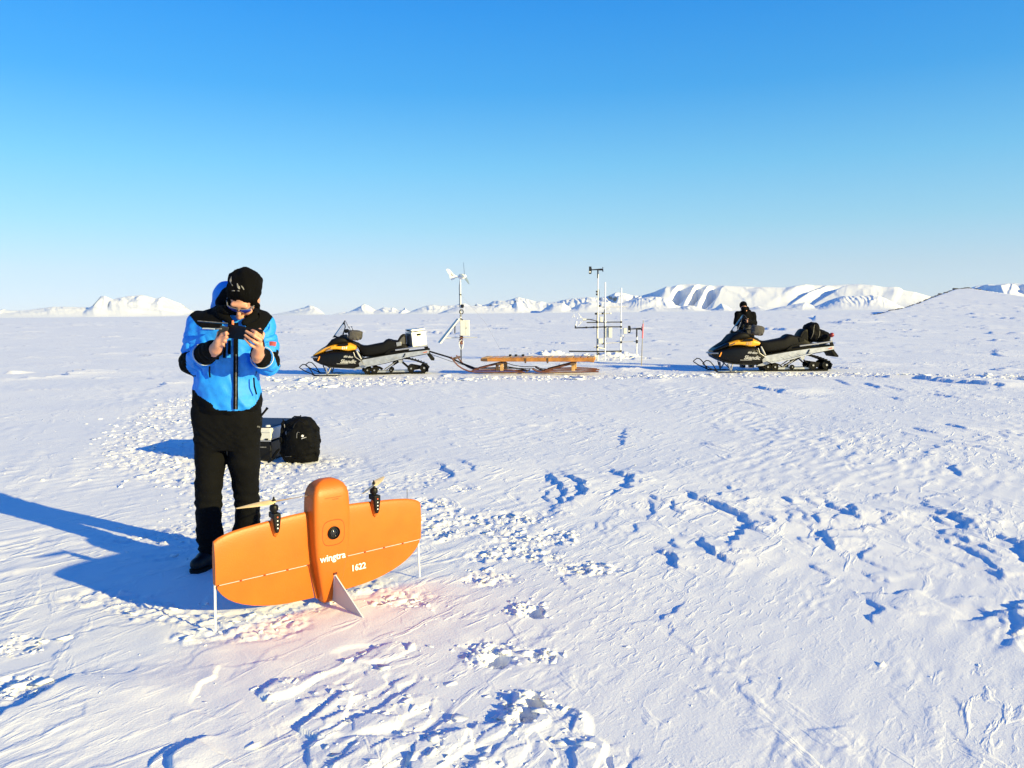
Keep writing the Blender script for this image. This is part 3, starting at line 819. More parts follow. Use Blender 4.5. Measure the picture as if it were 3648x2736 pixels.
MOUNTAINS = [
    # left massif and its skirts, far
    ([(-200, 1105), (-60, 1100), (0, 1105), (12, 1100), (25, 1105), (60, 1106), (100, 1104), (135, 1099), (165, 1095), (190, 1092), (230, 1092), (260, 1093), (320, 1095), (330, 1088), (345, 1072), (358, 1055), (372, 1053), (385, 1058), (402, 1066), (425, 1060), (450, 1055), (480, 1053), (500, 1050), (520, 1053), (545, 1060), (562, 1063), (578, 1056), (600, 1064), (620, 1072), (645, 1081), (660, 1092), (675, 1104), (690, 1107), (740, 1104), (800, 1112), (860, 1122)], 11000, 2400, 3, .42, 1.7, 1.0),
    ([(850, 1124), (960, 1122), (990, 1116), (1010, 1113), (1040, 1106), (1070, 1098), (1085, 1094), (1100, 1087), (1115, 1090), (1130, 1097), (1145, 1108), (1160, 1121)], 11500, 2400, 8, .5, .35, .6),
    ([(1185, 1121), (1200, 1116), (1225, 1111), (1240, 1112), (1262, 1101), (1280, 1092), (1297, 1082), (1312, 1088), (1325, 1096), (1340, 1105), (1352, 1101), (1367, 1094), (1385, 1096), (1395, 1097), (1402, 1095), (1415, 1103), (1432, 1107), (1442, 1095), (1452, 1106), (1468, 1112), (1485, 1119)], 11000, 2200, 14, .6, .6, .7),
    ([(1440, 1119), (1480, 1102), (1500, 1095), (1520, 1088), (1543, 1085), (1560, 1088), (1600, 1088), (1625, 1086), (1640, 1081), (1655, 1080), (1670, 1087), (1688, 1091), (1697, 1081), (1720, 1087), (1740, 1082), (1757, 1072), (1775, 1070), (1800, 1071), (1825, 1065), (1840, 1059), (1850, 1058), (1862, 1062), (1875, 1064), (1890, 1068), (1910, 1074), (1930, 1073), (1950, 1079), (1985, 1074), (2005, 1068), (2030, 1063), (2060, 1061), (2095, 1057), (2130, 1060), (2160, 1056), (2170, 1052), (2195, 1041), (2212, 1042), (2230, 1045), (2250, 1051), (2280, 1054), (2300, 1052)], 9500, 1700, 21, .42, 1.3, 1.0),
    # the blue-faced mountain and the long plateau on its right
    ([(2230, 1070), (2285, 1053), (2330, 1040), (2352, 1030), (2375, 1020), (2392, 1021), (2410, 1016), (2430, 1013), (2455, 1011), (2470, 1011), (2500, 1013), (2540, 1018), (2570, 1016), (2620, 1019), (2680, 1021), (2740, 1022), (2800, 1024), (2840, 1016), (2870, 1012), (2900, 1015), (2960, 1016), (3010, 1013), (3060, 1012), (3110, 1015), (3145, 1021), (3160, 1022), (3190, 1021), (3205, 1024), (3218, 1033), (3260, 1040), (3330, 1060), (3420, 1095)], 9000, 2300, 33, .07, .22, .6, (((2378, 1020), (2330, 1080), .85, 130, 180), ((2492, 1012), (2420, 1085), .85, 170, 60), ((2530, 1028), (2470, 1088), .85, 100, 40), ((2588, 1030), (2530, 1090), .85, 120, 60), ((2960, 1016), (2780, 1075), .30, 50, 260), ((3060, 1014), (2860, 1082), .34, 60, 320))),
    ([(3380, 1080), (3440, 1030), (3480, 1018), (3520, 1012), (3545, 1014), (3580, 1010), (3615, 1008), (3640, 1011), (3700, 1014), (3850, 1030), (4000, 1070)], 7500, 2000, 38, .4, .6, .7),
    # foothills
    ([(1560, 1116), (1590, 1104), (1625, 1094), (1650, 1090), (1690, 1089), (1735, 1091), (1777, 1084), (1827, 1083), (1840, 1073), (1852, 1077), (1878, 1098), (1905, 1104), (1932, 1108), (1965, 1117)], 7500, 900, 44, .2, .5, .6),
    ([(1915, 1117), (1940, 1098), (1966, 1081), (1985, 1079), (2004, 1078), (2020, 1087), (2036, 1097), (2050, 1090), (2070, 1079), (2100, 1073), (2140, 1073), (2170, 1076), (2200, 1080), (2240, 1074), (2277, 1062), (2318, 1056), (2348, 1057), (2375, 1060), (2392, 1068), (2405, 1085), (2440, 1096), (2480, 1108)], 7000, 1000, 51, .2, .45, .7),
    ([(2270, 1112), (2300, 1100), (2330, 1094), (2380, 1096), (2420, 1094), (2450, 1087), (2467, 1088), (2507, 1100), (2530, 1102), (2548, 1096), (2568, 1080), (2585, 1086), (2602, 1097), (2650, 1100), (2700, 1090), (2740, 1096), (2790, 1104)], 6000, 700, 57, .22, .4, .6),
    ([(2720, 1106), (2770, 1094), (2830, 1083), (2868, 1076), (2905, 1090), (2925, 1082), (2950, 1070), (2980, 1060), (3000, 1054), (3030, 1054), (3060, 1052), (3085, 1053), (3110, 1049), (3130, 1053), (3150, 1060), (3180, 1075), (3200, 1086), (3240, 1098)], 5500, 800, 64, .25, 1.9, .7),
]
for sky, R0, dp, sd, rg, rk, sp, *fc in MOUNTAINS:
    mountain(sky, R0, dp, sd, rg, rk, spur=sp, faces=fc[0] if fc else ())
# ------------------------------------------------------------------ the drone
ORANGE = mat('orange_foam_paint', (.52, .124, .010), .42, spec=.35, noise=.07, scale=7, bump=.10, bscale=160)
WHITE_P = mat('white_plastic', (.78, .78, .79), .4)
BLACK_P = mat('black_plastic', (.005, .005, .006), .45, spec=.2)
BLACK_G = mat('black_glass', (.006, .006, .008), .06, spec=.8)
GREY_F = mat('pale_grey_composite', (.52, .50, .50), .5)
WOOD_P = mat('pale_wood', (.62, .47, .26), .4, noise=.12, scale=30)
DARK_ORANGE = mat('dark_seam_orange', (.30, .035, .004), .6)  # darker orange for seams, hinge pins and nose marks

_A = gnd(777.9, 2248.7); _B = gnd(1487.3, 2058.8); _M = (_A + _B) / 2
dr = thing('drone', 'orange twin-propeller drone with white lettering, standing upright on the snow', 'drone', (_M.x, _M.y, gh(_M.x, _M.y) - .004), math.atan2((_B - _A).y, (_B - _A).x))
TW = Matrix.Rotation(math.radians(2), 4, 'X')

def lead(u): return float(np.interp(abs(u), [0, .1, .2, .315, .40, .476, .53, .565, .583], [.503, .502, .498, .490, .484, .476, .464, .452, .440]))
def trail(u): return float(np.interp(abs(u), [.06, .105, .245, .30, .36, .414, .47, .516, .55, .572, .578], [.036, .040, .047, .056, .070, .086, .110, .138, .172, .205, .222]))
HZ = .226
def thick(fr): return .023 * (1.2 * math.sqrt(max(fr, 0)) * (1 - .55 * fr)) if fr < 1 else .004
def chord_t(u, z):
    """half thickness of the wing section at height z"""
    L = lead(u); T = .05
    fr = min(max((L - z) / (L - T), 0), 1)
    return max(.0016, .032 * (1.48 * math.sqrt(fr) - .63 * fr - 1.76 * fr ** 2 + 1.42 * fr ** 3 - .51 * fr ** 4) * 1.05 + .0016)

def panel(us, top, bot, nz, root=False):
    rings = []
    for u in us:
        zt, zb = top(u), bot(u)
        f = [i / nz for i in range(nz + 1)]
        z = [zt + (zb - zt) * (q ** 1.6) for q in f]
        w = lambda a: math.copysign(float(np.interp(a, [.036, .222], [.070, .110])), u) if root and abs(u) == abs(us[0]) else u
        fr = [(w(a), -chord_t(u, a), a) for a in z]; bk = [(w(a), chord_t(u, a), a) for a in reversed(z)]
        rings.append([Vector(p) for p in fr + bk])
    return rings

for sg in (-1, 1):
    us = [.07, .12, .2, .28, .36, .43, .49, .53, .56, .578, .583]
    m = MB(); m.rings(panel([sg * u for u in us], lead, lambda u: HZ + .0025, 14)); m.build('wing_panel', ORANGE, dr, 50)
    us = [.110, .16, .22, .28, .34, .40, .45, .49, .525, .55, .568, .574]
    m = MB(); m.rings(panel([sg * u for u in us], lambda u: HZ - .0035, lambda u: min(trail(u), HZ - .006), 6, True)); ele = m.build('elevon', ORANGE, dr, 50)
    for a, b in ((.118, .215), (.228, .335), (.348, .455), (.467, .565)):
        m = MB(); m.box((sg * (a + b) / 2, -.0125, HZ - .0006), (b - a, .006, .0015)); m.build('hinge_strip', WHITE_P, dr, 30)
    m = MB(); m.prism([(.02, .226), (.104, .226), (.064, .034), (.02, .026)], -.008, .008, lambda a, b, d: Vector((sg * a, d, b))); m.build('wing_root', ORANGE, dr, 30, bevel=.002)
    for a in (.222, .341, .461):
        m = MB(); m.box((sg * a, -.0150, HZ - .0006), (.009, .008, .006)); m.build('hinge_pin', DARK_ORANGE, dr, 30)
    st = MB(); st.tube([(sg * .578, .0, .228), (sg * .585, .0, .0)], [.0062, .0055], 10)
    st.build('landing_strut', WHITE_P, dr, 50)
    # motor with its bracket, fairing and propeller
    ux = sg * .283; zl = lead(ux)
    f = MB(); f.lathe([(0.001, -.075), (.012, -.062), (.019, -.035), (.0225, .0), (.021, .02), (.012, .03), (.001, .031)], Matrix.Translation((ux, -.016, zl - .012)), 14)
    f.build('motor_fairing', ORANGE, dr, 60)
    f = MB(); f.prism([(-.019, .040), (.019, .040), (.019, .012), (.013, -.035), (.006, -.058), (-.006, -.058), (-.013, -.035), (-.019, .012)], -.046, -.030, lambda a, b, d: Vector((ux + a, d, zl + b)))
    f.box((ux, -.006, zl + .026), (.036, .046, .028))
    br = f.build('motor_bracket', BLACK_P, dr, 30, bevel=.003)
    for q in range(4):
        d = MB(); d.lathe([(.0001, 0), (.0036, 0), (.0036, .002), (.0001, .002)], axisM((ux, -.0463, zl + .022 - q * .0185), (0, -1, 0)), 10); d.build('screw', WHITE_P if q else mat('red_led', (.7, .12, .05), .3), br, 40)
    mo = MB(); mo.lathe([(.001, .038), (.014, .038), (.014, .046), (.0205, .048), (.0215, .054), (.0215, .066), (.018, .074), (.008, .077), (.006, .088), (.006, .096), (.0085, .0965), (.0085, .103), (.005, .108), (.0035, .116), (.001, .118)], Matrix.Translation((ux, -.008, zl)), 18)
    mot = mo.build('motor', BLACK_P, dr, 40)
    pr = MB(); rot = math.radians(2 if sg < 0 else 42); L = .192
    for h in (0, math.pi):
        ca, sa = math.cos(rot + h), math.sin(rot + h); rings = []
        for t in (.03, .1, .2, .35, .5, .65, .8, .92, 1.0):
            w = .0165 * math.sin(math.pi * min(1, .25 + .62 * t)) * (1.15 - .35 * t) + .001; tw = math.radians(30 - 20 * t) * sg; th = .0022 * (1 - .6 * t) + .0005
            c = Vector((ca * L * t, sa * L * t, 0)); e = Vector((-sa, ca, 0)) * math.cos(tw) + Vector((0, 0, 1)) * math.sin(tw); nn = Vector((sa, -ca, 0)) * math.sin(tw) + Vector((0, 0, 1)) * math.cos(tw)
            rings.append([c + e * w * math.cos(k * math.pi / 4) + nn * th * math.sin(k * math.pi / 4) + Vector((ux, -.008, zl + .092)) for k in range(8)])
        pr.rings(rings)
    pr.lathe([(.001, .088), (.010, .088), (.010, .096), (.001, .096)], Matrix.Translation((ux, -.008, zl)), 12)
    pr.build('propeller', WOOD_P, dr, 50)

# fuselage
def ssec(z, hw, yf, yb, p=6.5, n=48):
    yc = (yf + yb) / 2; hd = (yb - yf) / 2; out = []
    for k in range(n):
        a = 2 * math.pi * k / n; c, s = math.cos(a), math.sin(a)
        out.append(Vector((hw * math.copysign(abs(c) ** (2 / p), c), yc + hd * math.copysign(abs(s) ** (2 / p), s), z)))
    return out
FU = [(.016, .042, -.044, .03), (.03, .048, -.052, .034), (.10, .062, -.062, .042), (.18, .079, -.072, .05), (.26, .092, -.079, .055), (.35, .101, -.083, .058), (.45, .104, -.084, .058), (.54, .103, -.083, .055), (.585, .100, -.080, .052), (.612, .093, -.074, .046), (.635, .080, -.062, .038), (.650, .060, -.048, .026), (.660, .036, -.032, .012), (.664, .010, -.016, -.002)]
m = MB(); m.rings([ssec(*q) for q in FU]); m.build('fuselage', ORANGE, dr, 180)
fy = lambda z: float(np.interp(z, [q[0] for q in FU], [q[2] for q in FU]))
def fside(z): return float(np.interp(z, [q[0] for q in FU], [q[1] for q in FU]))
# seam rings: bay lid round the camera, nose lid line
m = MB(); pts = []
for k in range(40):
    a = 2 * math.pi * k / 40; c, s = math.cos(a), math.sin(a)
    x = .062 * math.copysign(abs(c) ** .62, c); z = .392 + .066 * math.copysign(abs(s) ** .62, s)
    pts.append((x, fy(z) - .0006 + .010 * (abs(x) / .113) ** 3, z))
m.tube(pts, .0015, 6, closed=True); m.build('bay_seam', DARK_ORANGE, dr, 60)
m = MB(); m.tube([(x, fy(.575) - .0002 + .030 * (abs(x) / .113) ** 4, .575) for x in np.linspace(-.085, .085, 13)], .0010, 5); m.build('nose_seam', DARK_ORANGE, dr, 60)
for a, b in ((-.012, .006), (-.003, .004), (.010, .016)):
    m = MB(); m.box((a + .012, fy(.566) - .0008, .565), (b, .001, .0035)); m.build('nose_marking', DARK_ORANGE, dr, 30)
CM = axisM((0, fy(.392) - .003, .392), (0, -1, 0))
m = MB(); m.lathe([(.0335, -.005), (.0335, .005), (.030, .007), (.029, .004), (.027, -.002), (.001, -.002)], CM, 28); cb = m.build('camera', BLACK_P, dr, 40)
m = MB(); m.lathe([(.0215, -.001), (.0215, .0045), (.0185, .005), (.0175, .001), (.012, .0035), (.006, .0052), (.0005, .0056)], CM, 24); m.build('lens', BLACK_G, cb, 50)
# central fin the drone stands on
m = MB(); m.prism([(fy(.16) + .012, .165), (-.345, .001), (-.338, -.002), (fy(.02) + .02, .022)], -.0032, .0032, lambda a, b, d: Vector((.012 - (a + .09) * .055 + d, a, b))); fin = m.build('tail_fin', GREY_F, dr, 30)
m = MB(); m.tube([(.012, fy(.16) - .001, .166), (.013, fy(.02) - .006, .02)], [.0068, .005], 10); m.tube([(.012, fy(.16) - .004, .163), (.026, -.347, .001)], .0036, 8); m.build('fin_edge', WHITE_P, fin, 50)
m = MB(); m.box((.012, fy(.17) - .001, .170), (.019, .012, .010)); m.build('fin_slot', mat('dark_slot', (.10, .01, .003), .7), dr, 30)
def face(x, y, z): return Matrix.Translation((x, y, z)) @ Matrix(((1, 0, 0, 0), (0, 0, -1, 0), (0, 1, 0, 0), (0, 0, 0, 1)))
WHITE_INK = mat('white_lettering', (.85, .85, .84), .5)
t = text_mesh('lettering', 'wingtra', .050, face(-.004, fy(.262) - .0015, .262), WHITE_INK, dr, depth=.001, bold=.0006, spacing=.96)
t = text_mesh('lettering', '1622', .046, face(.183, -chord_t(.183, .150) - .0035, .150) @ Matrix.Rotation(math.radians(-4), 4, 'X'), WHITE_INK, dr, depth=.001, bold=.0009, spacing=.98)
m = MB(); m.tube([(.508, .01, lead(.508)), (.508, .01, lead(.508) + .052)], .0016, 6); m.build('antenna', BLACK_P, dr, 50)
for o in list(dr.children):
    if o.name.split('.')[0] != 'landing_strut':
        for q in [o] + list(o.children): q.data.transform(TW)
# ------------------------------------------------------------------ snowmobiles
CARBON = mat('black_gloss_plastic', (.003, .003, .0035), .35, spec=.25)
MATTE = mat('black_matte_plastic', (.0035, .0035, .004), .65, spec=.15)
RUBBER = mat('black_rubber', (.006, .006, .006), .8, spec=.25, bump=.2, bscale=90)
VINYL = mat('black_vinyl_seat', (.0035, .0035, .004), .6, spec=.18, bump=.15, bscale=30)
YELLOW = mat('yellow_gloss_paint', (.78, .36, .012), .3, coat=.4)
ALU = mat('brushed_aluminium', (.58, .58, .58), .36, metal=.75, noise=.15, scale=9)
STEEL = mat('dull_steel', (.40, .40, .41), .42, metal=.7)
GREYCLOTH = mat('grey_cordura', (.06, .056, .056), .9, noise=.25, scale=14, bump=.3, bscale=40)
GREYPAN = mat('grey_vinyl', (.07, .068, .066), .7)
AMBER = mat('amber_reflector', (.85, .30, .03), .25)
REDL = mat('red_lens', (.22, .012, .012), .3)
DECAL = mat('silver_decal', (.40, .40, .41), .5)
LAMPG = mat('headlight_glass', (.03, .03, .035), .05, spec=.9)
SCREEN = bpy.data.materials.new('smoked_windshield'); SCREEN.use_nodes = True
_nt = SCREEN.node_tree; _nt.nodes.clear()
_o = _nt.nodes.new('ShaderNodeOutputMaterial'); _m = _nt.nodes.new('ShaderNodeMixShader'); _t = _nt.nodes.new('ShaderNodeBsdfTransparent'); _g = _nt.nodes.new('ShaderNodeBsdfGlossy'); _f = _nt.nodes.new('ShaderNodeLayerWeight')
_t.inputs[0].default_value = (.93, .94, .95, 1); _g.inputs['Roughness'].default_value = .12; _g.inputs[0].default_value = (.9, .9, .9, 1); _f.inputs[0].default_value = .06
_nt.links.new(_f.outputs['Fresnel'], _m.inputs[0]); _nt.links.new(_t.outputs[0], _m.inputs[1]); _nt.links.new(_g.outputs[0], _m.inputs[2]); _nt.links.new(_m.outputs[0], _o.inputs[0])

K = .001736
def S(X, Y, y=0.0): return Vector(((X - 1000) * K, y, (945 - Y) * K))
def sx(X): return (X - 1000) * K
def sz(Y): return (945 - Y) * K
def SP(pts, y): return [S(a, b, y) for a, b in pts]

def xloft(secs, n=28, p=4.0, ptop=None):
    """secs: (X, Ytop, Ybottom, half width)"""
    out = []
    for X, Yt, Yb, hw in secs:
        zt, zb = sz(Yt), sz(Yb); zc, hz = (zt + zb) / 2, (zt - zb) / 2; r = []
        for k in range(n):
            a = 2 * math.pi * k / n; c, s = math.cos(a), math.sin(a); q = ptop if (ptop and s > 0) else p
            r.append(Vector((sx(X), hw * math.copysign(abs(c) ** (2 / q), c), zc + hz * math.copysign(abs(s) ** (2 / q), s))))
        out.append(r)
    return out

TRACK = [(985, 845), (1000, 890), (1035, 925), (1075, 937), (1200, 938), (1400, 937), (1600, 936), (1750, 934), (1880, 930), (1920, 912), (1938, 880), (1930, 845), (1895, 818), (1840, 795), (1760, 765), (1660, 738), (1500, 728), (1300, 750), (1120, 785), (1030, 805), (993, 822)]

def dense(pts, step):
    out = []; P = pts + [pts[0]]
    for a, b in zip(P[:-1], P[1:]):
        n = max(1, int(math.hypot(b[0] - a[0], b[1] - a[1]) / step))
        out += [(a[0] + (b[0] - a[0]) * i / n, a[1] + (b[1] - a[1]) * i / n) for i in range(n)]
    return out

def side_text(body, size, X, Y, y, m, parent, rot=0.0, **kw):
    M = Matrix.Translation(S(X, Y, y)) @ Matrix(((1, 0, 0, 0), (0, 0, -1, 0), (0, 1, 0, 0), (0, 0, 0, 1))) @ Matrix.Rotation(math.radians(rot), 4, 'Z')
    return text_mesh('lettering', body, size, M, m, parent, **kw)

def make_snowmobile(label, loc, rotz, scale, number, group, right):
    t = thing('snowmobile', label, 'snowmobile', loc, rotz, group); t.scale = (scale,) * 3
    HW = .40
    cw = lambda X: float(np.interp(X, [285, 350, 450, 600, 800, 960, 1000], [.20, .29, .36, HW, HW + .01, .37, .34]))
    secs = [(X, float(np.interp(X, [285, 300, 400, 560, 700, 860, 960, 1000], [690, 655, 625, 590, 585, 595, 640, 720])), float(np.interp(X, [285, 300, 430, 560, 700, 870, 960, 1000], [715, 748, 812, 846, 857, 866, 835, 800])), cw(X)) for X in (285, 300, 340, 400, 480, 560, 640, 720, 800, 860, 910, 960, 990)]
    m = MB(); m.rings(xloft(secs, 32, 5)); cowl = m.build('cowl', CARBON, t, 50)
    # yellow hood panels: a saddle over the cowl, stepped at the rear
    top = lambda X: float(np.interp(X, [292, 330, 400, 480, 560, 620, 660, 720, 800, 830, 905, 915], [655, 622, 580, 540, 512, 500, 512, 508, 480, 484, 524, 540]))
    bot = lambda X: float(np.interp(X, [292, 360, 480, 560, 690, 780, 830, 905, 915], [672, 650, 600, 584, 582, 612, 606, 588, 570]))
    secs = [(X, top(X), bot(X), cw(X) + .012 - (.0 if X > 420 else .01)) for X in ((492, 500, 510) if right else (292, 310, 340, 400, 440, 480)) + ( 520, 560, 620, 660, 720, 760, 800, 830, 870, 905, 915)]
    if right:
        m = MB(); m.rings(xloft([(X, top(X), bot(X), cw(X) + .004) for X in (292, 310, 340, 400, 440, 480, 500)], 32, 5, 3.2)); m.build('nose', CARBON, t, 45)
    m = MB(); m.rings(xloft(secs, 32, 5, 3.2)); m.build('hood', YELLOW, t, 45)
    # black upper deck over the middle of the hood, dash and windshield base
    secs = [(340, 612, 640, .15), (400, 570, 600, .20), (470, 530, 570, .24), (500, 505, 560, .30), (560, 435, 540, .34), (640, 400, 520, .37), (700, 392, 515, .37), (760, 410, 500, .34), (810, 440, 490, .28), (850, 462, 500, .22), (930, 492, 560, .20), (960, 515, 600, .17)]
    m = MB(); m.rings(xloft(secs, 28, 3.5)); m.build('dash', MATTE, t, 45)
    for s in (-1, 1):
        m = MB(); m.prism([(468, 583), (545, 552), (612, 518), (598, 542), (520, 578)], s * (cw(540) + .006), s * (cw(540) + .018), lambda a, b, d: S(a, b, d)); m.build('headlight', LAMPG, t, 30)
        m = MB(); m.prism([(362, 736), (380, 734), (410, 672), (392, 672)], s * (cw(380) - .010), s * (cw(380) + .012), lambda a, b, d: S(a, b, d)); m.build('reflector', AMBER, t, 30)
        # cut-out of yellow and the pale frame strut behind it
        m = MB(); m.prism([(690, 500), (805, 486), (812, 520), (770, 530), (640, 530)], s * (cw(720) + .004), s * (cw(720) + .016), lambda a, b, d: S(a, b, d)); m.build('hood_scoop', MATTE, t, 30)
        m = MB(); m.tube(SP([(880, 620), (905, 690), (985, 745)], s * .425), .010, 8); m.build('grab_bar', STEEL, t, 60)
        m = MB(); m.tube(SP([(925, 600), (955, 660), (988, 720)], s * .40), [.018, .024, .018], 8); m.build('frame_strut', DECAL, t, 60)
    # windshield
    W = MB(); rows = 7; cols = 13; vs = []
    for i in range(rows):
        f = i / (rows - 1)
        for j in range(cols):
            a = (j / (cols - 1) - .5) * 2
            cx, cyy = 560 + (742 - 560) * f, 412 + (165 - 412) * f
            ex, ey = 735 + (772 - 735) * f, 400 + (262 - 400) * f
            q = abs(a) ** 2.2
            vs.append(S(cx + (ex - cx) * q, cyy + (ey - cyy) * q, a * (.36 - .07 * f)))
    W.add(vs, [(i * cols + j, i * cols + j + 1, (i + 1) * cols + j + 1, (i + 1) * cols + j) for i in range(rows - 1) for j in range(cols - 1)])
    ws = W.build('windshield', SCREEN, t, 180); so = ws.modifiers.new('thick', 'SOLIDIFY'); so.thickness = .004; so.offset = 0
    m = MB(); m.tube([vs[(rows - 1) * cols + j] for j in range(cols)], .006, 6); m.build('windshield_rim', GREYPAN, ws, 60)
    # handlebar, gauge pod, muffs, mirror
    m = MB(); m.tube([S(800, 470), S(795, 400), S(790, 380)], .022, 8); m.tube([S(880, 385, -.40), S(830, 375, -.22), S(795, 372, -.08), S(795, 372, .08), S(830, 375, .22), S(880, 385, .40)], .013, 8); m.build('handlebar', MATTE, t, 60)
    for s in (-1, 1):
        F = Field((-.40, s * .31 - .17, .76), (.02, s * .31 + .17, 1.20), .011)
        Rm = Matrix.Rotation(math.radians(8), 3, 'Y')
        F.ell(S(890, 382, s * .31), (.145, .115, .118), Rm, .02, p=3.4); F.ell(S(835, 352, s * .28), (.05, .06, .075), None, .03)
        F.warp(lambda p: .012 * noise3(p * 16, 3) + .006 * noise3(p * 40, 5))
        F.mesh('handlebar_muff', GREYCLOTH, t)
        m = MB(); m.tube([S(800, 330, s * .2), S(835, 300, s * .27), S(818, 262, s * .30)], .007, 6); m.lathe([(.001, 0), (.018, .002), (.018, .02), (.001, .022)], axisM(S(818, 268, s * .30), (0, 0, 1)), 10); m.build('lever', MATTE, t, 50)
        m = MB(); m.lathe([(.001, -.05), (.04, -.04), (.05, 0), (.04, .04), (.001, .05)], axisM(S(765, 320, s * .17), (.5, 0, .8)), 12); m.build('grip', MATTE, t, 60)
    m = MB(); m.prism([(665, 405), (690, 375), (765, 368), (775, 430), (720, 452)], -.15, .15, lambda a, b, d: S(a, b, d)); m.build('gauge_pod', GREYPAN if not right else MATTE, t, 30, bevel=.015)
    # seat, backrest
    prof = [(915, 512, 545, .10), (930, 505, 575, .13), (960, 512, 650, .16), (1000, 528, 692, .19), (1060, 528, 700, .205), (1120, 518, 695, .21), (1200, 503, 685, .22), (1290, 486, 668, .225), (1330, 450, 660, .225), (1365, 437, 655, .22), (1400, 442, 650, .22), (1440, 455, 645, .22), (1500, 462, 640, .22), (1560, 470, 638, .21), (1620, 520, 638, .2), (1655, 550, 630, .18)]
    m = MB(); m.rings(xloft(prof, 28, 4)); m.build('seat', VINYL, t, 60)
    m = MB()
    m.rings([[S(a, b, y) for a, b in ((1500 + e, 470), (1512 + e, 440), (1545, 392 + e), (1570, 374 + e), (1595, 370 + e), (1610 - e, 380 + e), (1617 - e, 460), (1617 - e, 545), (1560, 552))] for y, e in ((-.20, 10), (-.185, 0), (.185, 0), (.20, 10))])
    br = m.build('backrest', VINYL, t, 40)
    for s in (-1, 1):
        m = MB(); m.prism([(1520, 480), (1560, 425), (1590, 400), (1606, 420), (1606, 520), (1545, 505)], s * .196, s * .206, lambda a, b, d: S(a, b, d)); m.build('side_pad', GREYPAN if not right else MATTE, br, 30, bevel=.004)
        m = MB(); m.prism([(1482, 490), (1555, 478), (1560, 535), (1490, 550)], s * .215, s * .235, lambda a, b, d: S(a, b, d)); m.build('buckle', STEEL if not right else MATTE, br, 30, bevel=.006)
    m = MB(); m.prism([(1300, 660), (1345, 618), (1380, 590), (1460, 575), (1655, 590), (1655, 632), (1620, 645)], -.24, .24, lambda a, b, d: S(a, b, d)); m.build('storage_box', MATTE, t, 30, bevel=.01)
    # tunnel and running boards
    for s in (-1, 1):
        m = MB(); m.prism([(985, 735), (1300, 682), (1600, 640), (1950, 604), (1956, 650), (1620, 706), (1320, 782), (1062, 828), (1012, 802)], s * .300, s * .318, lambda a, b, d: S(a, b, d)); bd = m.build('running_board', ALU, t, 30)
        m = MB(); m.prism([(1012, 802), (1062, 828), (1320, 782), (1620, 706), (1618, 694), (1320, 768), (1062, 812)], s * .318, s * .47, lambda a, b, d: S(a, b, d)); m.build('footrest', ALU, bd, 30)
        m = MB(); m.tube(SP([(1030, 820), (1062, 834), (1320, 789), (1620, 713), (1952, 656)], s * .325), .008, 6); m.build('edge_trim', MATTE, bd, 60)
        m = MB(); m.tube(SP([(1612, 650), (1565, 735)], s * .33), .014, 6); m.build('brace', MATTE, t, 60)
        m = MB(); m.prism([(950, 780), (985, 745), (1015, 800), (1055, 832), (960, 866), (870, 868), (900, 845), (960, 828)], s * .36, s * .385, lambda a, b, d: S(a, b, d)); m.build('foot_guard', STEEL, t, 30)
        for X in (1215, 1325, 1440):
            m = MB(); m.tube(SP([(X, 745 - (X - 1215) * .19), (X + 48, 772 - (X - 1215) * .19)], s * .3215), .006, 5); m.build('rib', DECAL, bd, 60)
    m = MB(); m.prism([(1000, 720), (1300, 668), (1600, 626), (1950, 590), (1952, 606), (1600, 642), (1300, 684), (1000, 736)], -.30, .30, lambda a, b, d: S(a, b, d)); m.build('tunnel', MATTE, t, 30)
    # rear rack and bumper
    m = MB()
    for s in (-1, 1): m.tube(SP([(1472, 600), (1700, 572), (1890, 546), (1925, 542)], s * .33), .021, 10)
    for X in (1690, 1800, 1925): m.tube([S(X, 598 - (X - 1472) * .124, -.33), S(X, 598 - (X - 1472) * .124, .33)], .014, 8)
    m.build('rack', ALU if not right else STEEL, t, 60)
    for s in (-1, 1):
        m = MB(); m.prism([(1882, 552), (1925, 548), (1945, 600), (1900, 602)], s * .315, s * .345, lambda a, b, d: S(a, b, d)); m.build('rack_post', MATTE, t, 30)
        m = MB(); m.prism([(1862, 640), (1925, 622), (1928, 636), (1880, 646)], s * .3185, s * .3235, lambda a, b, d: S(a, b, d)); m.build('tail_reflector', mat('rust_red_reflector', (.50, .10, .03), .35), t, 30)
    m = MB(); m.prism([(1922, 664), (1955, 648), (2032, 742), (2026, 760), (1982, 756)], -.27, .27, lambda a, b, d: S(a, b, d)); m.build('snow_flap', RUBBER, t, 30, bevel=.006)
    m = MB(); m.tube([S(1900, 600, -.30), S(1950, 600, -.27), S(1958, 600, 0), S(1950, 600, .27), S(1900, 600, .30)], .02, 8); m.build('rear_bumper', MATTE, t, 60)
    # track, wheels, rails, arms
    pts = dense(TRACK, 14); m = MB(); N = len(pts)
    rings = []
    for i, (a, b) in enumerate(pts):
        p, q = pts[(i - 1) % N], pts[(i + 1) % N]; dx, dy = q[0] - p[0], q[1] - p[1]; l = math.hypot(dx, dy); nx, ny = dy / l, -dx / l
        rings.append([S(a + nx * w, b + ny * w, y) for y, w in ((-.27, 0), (.27, 0), (.27, -7), (-.27, -7))])
    m.rings(rings, closed=True); tr = m.build('track', RUBBER, t, 30)
    lug = pts[::3]; N = len(lug); proto = None
